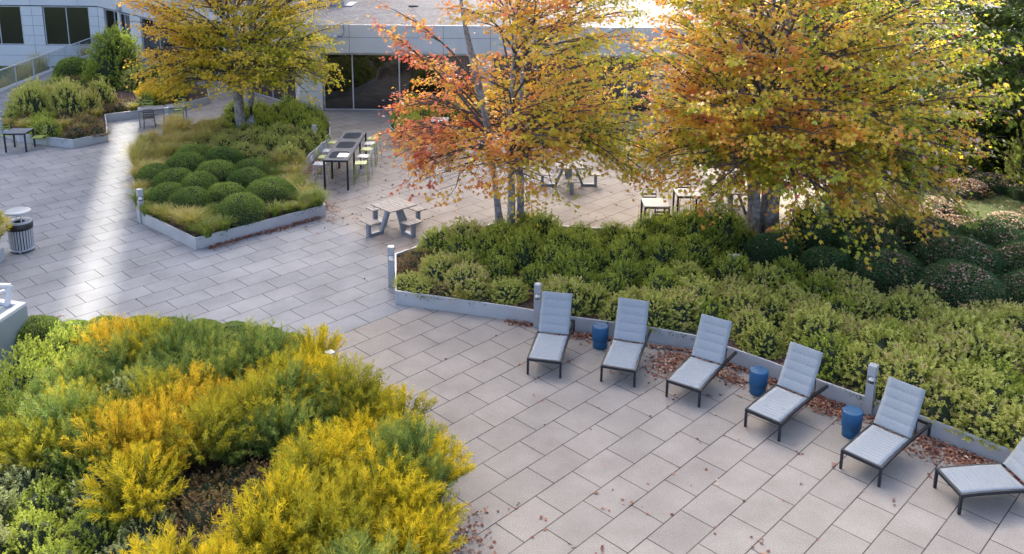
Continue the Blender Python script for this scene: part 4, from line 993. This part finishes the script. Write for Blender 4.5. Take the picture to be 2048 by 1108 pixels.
def freeD(x, y):
    if any((x-a)**2+(y-b)**2 < (s+.1)**2 for a, b, s in rowh): return False
    if near(x, y, [(-3.95, 12.15), (-4.35, 11.4), (-3.8, 11.4), (-4.1, 10.8), (-4.5, 12.0)], .80): return False
    if x < -5.9 and y < 12.45: return False
    if x < -4.6 and y < 11.5: return False
    if near(x, y, [(-4.4, 16.2), (-5.0, 16.4)], .75) or (y > 16.0 and x > -5.8): return False
    if x < -8.0 : return False
    if near(x, y, [(-6.75, 14.1)], .45): return False
    return True
for x, y in scatter(bedD, .52, .22, 21, freeD, 14000):
    if near(x, y, [(-5.5, 13.75), (-5.85, 12.95), (-4.95, 14.0), (-7.7, 16.0)], .5): k = 'orange'
    elif x < -4.4 and y > 13.9+rs.uniform(-.3, .3): k = 'green' if rs.random() < .72 else 'lime'
    elif x < -6.3: k = rs.choice(['green', 'lime', 'green'])
    elif y > 14.0: k = rs.choice(['lime', 'gold', 'lime'])
    else: k = rs.choice(['gold', 'gold', 'lime', 'gold', 'lime', 'green', 'gold'])
    m, l, g2 = AMC[k]; plant('feathery_shrub', m, l, 'shrub', x, y, 1.14, 1.12 if y < 15 else 1.22, g2)
plant('feathery_shrub', AG, 'feathery golden-yellow bluestar clump in the foreground bed', 'shrub', -3.5, 14.75, 1.05, 1.0, 'golden feathery clumps in the foreground bed')
for x, y, s in [(-1.35, 13.1, 1.0), (-1.15, 12.3, 1.0), (-1.1, 11.4, 1.05), (-1.2, 10.7, 1.0), (-1.85, 13.8, 1.0), (-2.5, 14.3, 1.0)]:
    plant('feathery_shrub', AG, 'feathery golden-yellow bluestar clump in the foreground bed', 'shrub', x, y, s, .9, 'golden feathery clumps in the foreground bed')
plant('feathery_shrub', SG, 'pale sage shrub among the green feathery clumps of the foreground bed', 'shrub', -6.75, 14.1, 1.1, 1.2)
for x, y in [(-7.4, 12.1), (-6.9, 11.6), (-7.6, 11.3), (-6.7, 10.9), (-6.2, 11.7), (-8.0, 12.0), (-7.3, 10.6), (-6.3, 12.2), (-5.9, 11.0), (-8.1, 11.2), (-6.1, 10.3), (-7.0, 10.0)]:
    plant('leafy_shrub', [SG[0], MD[0], SG[1], MD[1]], 'cream-edged leafy shrub at the bottom left corner', 'shrub', x, y, .95, .95, 'cream-edged shrubs at the bottom left corner')
for x, y in [(-5.2, 11.2), (-4.85, 10.6), (-5.3, 10.6)]:
    plant('leafy_shrub', SG, 'cream-edged leafy shrub in front of the dark gap in the foreground bed', 'shrub', x, y, .72, .85, 'cream-edged shrubs beside the dark gap')
for x, y in [(-8.6, 14.4), (-9.0, 15.2), (-8.5, 15.6), (-8.9, 13.6), (-8.5, 12.9), (-9.3, 14.5), (-8.3, 14.9), (-9.2, 12.8), (-8.3, 13.6)]:
    plant('leafy_shrub', MD, 'upright green shrub beside the grey-green cabinet at the left edge', 'shrub', x, y, .95, 1.35, 'green shrubs beside the grey-green cabinet')
for x, y in [(-3.8, 12.2), (-4.2, 11.7), (-4.3, 12.4), (-3.5, 11.8), (-4.0, 11.2), (-3.4, 12.3), (-4.5, 11.5), (-4.7, 12.0), (-3.7, 10.9), (-4.5, 10.9)]:
    plant('low_plant', RU, 'dark bare-stemmed low plant in the gap of the foreground bed', 'plant', x, y, .95, .75, 'dark low plants in the gap of the foreground bed')
plant('grass_tuft', TG, 'grey-green grass tuft at the bottom edge of the photo', 'grass tuft', -4.0, 10.9, 1.0, 1.0)
# ---- right hand garden beyond the lawn
for x, y, s in [(13.0, 31.5, .8), (15.0, 31.0, .9), (17.0, 31.5, 1.0), (19.2, 30.6, 1.0), (21.0, 29.0, 1.0), (22.2, 26.6, 1.0), (11.2, 31.8, .75), (14.0, 33.8, 1.25), (16.5, 34.5, 1.35), (19.5, 34.0, 1.3), (22, 32, 1.3), (11.5, 34.5, 1.1), (9.6, 33.0, .7)]:
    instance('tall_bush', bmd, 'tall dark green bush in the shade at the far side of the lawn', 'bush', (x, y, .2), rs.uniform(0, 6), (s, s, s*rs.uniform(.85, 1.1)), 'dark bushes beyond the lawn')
for x, y in [(9.9, 24.2), (10.2, 25.2), (11.0, 25.9), (11.9, 24.8), (12.0, 26.6), (13.0, 25.6), (13.4, 23.6), (12.6, 24.0), (14.3, 24.3), (14.7, 22.9), (15.6, 24.9), (15.5, 22.6), (14.6, 27.6), (15.8, 28.2), (16.6, 27.2)]:
    plant('low_plant', [DB[0], DB[1], RU[0]], 'low dark spreading plant strewn with pale leaves at the edge of the lawn', 'plant', x, y, 1.5, .55, 'low leaf-strewn plants at the edge of the lawn', z=.2)
    litter_tops.append((x, y, .75, .42))
for x, y in [(16.9, 24.8), (17.6, 26.2), (18.4, 25.0), (16.2, 23.4), (18.9, 27.2), (17.2, 28.0), (19.6, 24.2)]:
    plant('leafy_shrub', LT+MD, 'large loose green shrub by the right edge beyond the lawn', 'shrub', x, y, 1.7, 1.7, 'loose shrubs beyond the lawn', z=.26)
for x, y in [(12.3, 27.6), (13.2, 28.4), (14.3, 29.0), (15.4, 29.6), (11.2, 27.3), (10.3, 26.8), (12.6, 29.0), (16.4, 30.8)]:
    plant('leafy_shrub', MD+RU, 'dark green low shrub at the far side of the lawn', 'shrub', x, y, 1.2, .95, 'low shrubs at the far side of the lawn', z=.2)
pst = thing('lawn_fence', 'pale grey fence posts and rail in the shade beyond the lawn', 'fence', (18.1, 33, 0))
for x in (0, 1.2, 2.4, 3.6): MB().box((x, 0, .95), (.07, .07, 1.9)).build('post', 'rail', pst)
MB().bar((-1, 0, 1.8), (5, 0, 1.8), .04, .05).bar((-1, 0, .5), (5, 0, .5), .03, .04).build('rail', 'rail', pst)

# ------------------------------------------------------------------ fallen leaves
def flat_leaves(name, P, label, size=.075, tmin=0, tmax=.9, mat='litter', tmpl=T_CURL, lift=.004, rough=.35):
    n = len(P); P = np.array(P, float); P[:, 2] += lift+RN.uniform(0, .012, n); N = np.array([0, 0, 1.])+RN.normal(size=(n, 3))*rough
    a = RN.uniform(0, 6.28, n); Xd = np.stack([np.cos(a), np.sin(a), RN.normal(size=n)*.1], 1)
    me = leafmesh(name, P, Xd, N, size*RN.uniform(.55, 1.1, n), tmpl, mat, np.clip(RN.uniform(tmin, tmax, n)+RN.normal(size=n)*.08, 0, 1))
    o = bpy.data.objects.new(name, me); col.objects.link(o); return tag(o, label, 'fallen leaves', kind='stuff')
beds = [bedC, bedL, bedU, bedD, bedW, bedB]
P = []
def pile(a, b, n, w=.12, pw=1.):      # along a wall from a to b (leaf side on the right of a->b)
    a, b = Vector(a), Vector(b); d = (b-a).normalized(); o = Vector((d.y, -d.x)); L = (b-a).length
    for _ in range(n):
        u = rs.random(); den = .35+.65*abs(math.sin(u*L*1.7+1)); off = .03+abs(rs.gauss(0, w))*den
        p = a+d*u*L+o*off; P.append((p.x, p.y, max(0, rs.uniform(0, .07)*(1-off/(w*2.5)))))
def heap(c, r, n, sy=1, ang=0):
    for _ in range(n):
        x, y = rs.gauss(0, r), rs.gauss(0, r*sy); ca, sa = math.cos(ang), math.sin(ang); q = (c[0]+x*ca-y*sa, c[1]+x*sa+y*ca)
        if inside(q, bedC) or inside(q, bedL): continue
        P.append((q[0], q[1], max(0, .05-.03*math.hypot(x, y)/r)*rs.random()))
pile((-.1, 18.75), (.55, 18.58), 120, .09); pile((.7, 18.4), (3.98, 17.38), 520, .10); pile((3.98, 17.38), (7.43, 14.38), 900, .14); pile((7.43, 14.38), (9.2, 12.6), 700, .2)
heap((1.75, 17.95), .22, 160, .5, -.3); heap((3.35, 16.85), .34, 620, .62, .9); heap((4.35, 16.35), .25, 360, .5, -.7); heap((6.0, 15.2), .28, 420, .45, -.75); heap((8.05, 13.35), .36, 800, .42, -.8); heap((7.3, 13.9), .2, 160); heap((5.2, 15.6), .25, 160)
pile((-8.3, 22.95), (-5.75, 25.4), 700, .12); pile((-5.55, 25.75), (-7.2, 29.2), 420, .22); pile((-7.22, 29.3), (-7.22, 32.4), 420, .2)
heap((-5.3, 25.2), .25, 60); heap((-6.6, 30.6), .3, 260, 2)
pile((-.75, 11.6), (-.75, 9.8), 0, .2); heap((-.55, 11.6), .16, 70); heap((-.75, 11.2), .22, 80); heap((-.5, 12.05), .12, 22)
def joint_pt():
    """a point dropped on a paver joint"""
    r = rs.randint(-60, 8); ul = rs.uniform(-30, 30)
    if rs.random() < .62: v = r+rs.gauss(0, .03)
    else:
        ul = 2*rs.randint(-15, 15)+(1 if (r % 2 == 0) else 0)+rs.gauss(0, .03); v = r+rs.random()
    U = (math.cos(TH), math.sin(TH)); V = (math.sin(TH), -math.cos(TH))
    return (-.0037+U[0]*TA*ul+V[0]*TB*v, OY+U[1]*TA*ul+V[1]*TB*v)
def dens(x, y):
    k = .035
    if x > 0 and y < 18: k = .26
    if x > 2 and y < 18: k = .36
    if -6.8 < x < -1.5 and 24 < y < 34: k = .85
    if -1.5 <= x < 6 and y > 24: k = .6
    if x < -8 and y < 25: k = .02
    if -3 < x < 0 and y < 19: k = .10
    if x > -1.0 and y < 12.5: k = .3
    return k
ns = 0
while ns < 11000:
    q = joint_pt() if rs.random() < .55 else (rs.uniform(-22, 14), rs.uniform(9, 39))
    if not (-22 < q[0] < 14 and 9 < q[1] < 39): continue
    ns += 1
    if rs.random() > dens(*q)*(.55+.45*math.sin(q[0]*2.1)*math.sin(q[1]*1.7)) or any(inside(q, b) for b in beds): continue
    P.append((q[0], q[1], 0))
    if rs.random() < .25:
        for _ in range(rs.randint(1, 4)): P.append((q[0]+rs.gauss(0, .06), q[1]+rs.gauss(0, .06), 0))
flat_leaves('fallen_leaves', P, 'dry brown and rust leaves scattered and drifted over the paving', .062, .05, .88)
P2 = []
for b, n in ((bedC, 9000), (bedL, 300), (bedD, 160)):
    xs = [p[0] for p in b]; ys = [p[1] for p in b]
    for _ in range(n):
        q = (rs.uniform(min(xs), max(xs)), rs.uniform(min(ys), max(ys)))
        if inside(q, b) and edge(q, b) > .06: P2.append((*q, .272))
flat_leaves('leaf_mulch', P2, 'brown leaf litter lying on the planter soil', .06, 0, .62)
P3 = []
for x, y, s, h in litter_tops:
    for _ in range(int((210*s*s/.36*rs.uniform(.6, 2.2))*(1 if x > 8.5 else .35))):
        a = rs.uniform(0, 6.28); q = math.sqrt(rs.random())*.93; P3.append((x+math.cos(a)*q*s, y+math.sin(a)*q*s, .27+h*.30+h*.72*math.sqrt(max(0, 1-q*q))*1.02))
flat_leaves('leaves_on_mounds', P3, 'pale dry maple leaves caught on top of the dark clipped mounds', .075, .35, 1.05, tmpl=T_STAR)
P4 = []
for _ in range(2600):
    q = (rs.uniform(9, 20), rs.uniform(21, 31)); P4.append((*q, .262))
flat_leaves('lawn_leaves', P4, 'pale leaves scattered over the lawn', .11, .4, 1.0, tmpl=T_STAR)
# trailing ground cover over the planter rims
P5 = []
for poly, rng_ in ((bedC, range(0, 12)), (bedU, (0, 1, 2, 3, 4, 13)), (bedL, (0, 1))):
    for i in rng_:
        a, b = Vector(poly[i]), Vector(poly[(i+1) % len(poly)]); d = (b-a); L = d.length; d.normalize(); o = Vector((d.y, -d.x))
        for _ in range(int(L*260)):
            u = rs.random(); k = max(0, math.sin(u*L*2.3+i*1.7)+.25*math.sin(u*L*9)); 
            if rs.random() > k: continue
            off = rs.uniform(-.34, .05*k); p = a+d*u*L+o*off; z = .33-.07*rs.random() if off < -.03 else .35-rs.random()*.13*k
            P5.append((p.x, p.y, z if off > -.05 else .28+.08*rs.random()))
n5 = len(P5); P5 = np.array(P5); me = leafmesh('ground_cover', P5, rvec(n5)+np.array([0, 0, -.3]), rvec(n5)*.7+np.array([0, 0, .8]), RN.uniform(.035, .065, n5), T_LEAF, 'ivy', RN.uniform(.1, 1, n5))
o = bpy.data.objects.new('ground_cover', me); col.objects.link(o); tag(o, 'dark green trailing ground cover spilling over the planter rims', 'ground cover', kind='stuff')

# ------------------------------------------------------------------ light, sky, camera
w = bpy.data.worlds.new('World'); scn.world = w; w.use_nodes = True; nt = w.node_tree; bg = nt.nodes['Background']
sky = nt.nodes.new('ShaderNodeTexSky'); sky.sky_type = 'NISHITA'; sky.sun_disc = False
az = math.atan2(SUN_AZ[0], SUN_AZ[1])
sky.sun_elevation = SUN_EL; sky.sun_rotation = az; sky.air_density = .38; sky.dust_density = 4.5; sky.ozone_density = .1
nt.links.new(sky.outputs[0], bg.inputs['Color']); bg.inputs['Strength'].default_value = .15
sun = bpy.data.lights.new('sun', 'SUN'); sun.energy = 1.7; sun.angle = R(.53); sun.color = (1, .93, .82)
so = bpy.data.objects.new('sun', sun); col.objects.link(so)
sd = Vector((SUN_AZ[0]*math.cos(SUN_EL), SUN_AZ[1]*math.cos(SUN_EL), math.sin(SUN_EL)))
so.rotation_euler = sd.to_track_quat('Z', 'Y').to_euler(); so.location = (0, 0, 80)
cam = bpy.data.cameras.new('camera'); co = bpy.data.objects.new('camera', cam); col.objects.link(co)
PIT, ROLL = .2359, .0101
r_ = Vector((1, 0, 0)); d_ = Vector((0, math.cos(PIT), -math.sin(PIT))); u_ = r_.cross(d_)
Rr = r_*math.cos(ROLL)+u_*math.sin(ROLL); Ur = u_*math.cos(ROLL)-r_*math.sin(ROLL)
m = Matrix((Rr, Ur, -d_)).transposed().to_4x4(); m.translation = Vector((0, 0, 9.25)); co.matrix_world = m
cam.sensor_fit = 'HORIZONTAL'; cam.sensor_width = 36; cam.lens = 36*1796.6/2048; cam.shift_y = -319.17/2048
cam.clip_end = 2000; scn.camera = co
scn.view_settings.view_transform = 'Standard'; scn.view_settings.look = 'None'; scn.view_settings.exposure = 2.62; scn.view_settings.gamma = 1
scn.cycles.max_bounces = 6; scn.cycles.transparent_max_bounces = 8; scn.cycles.use_denoising = True
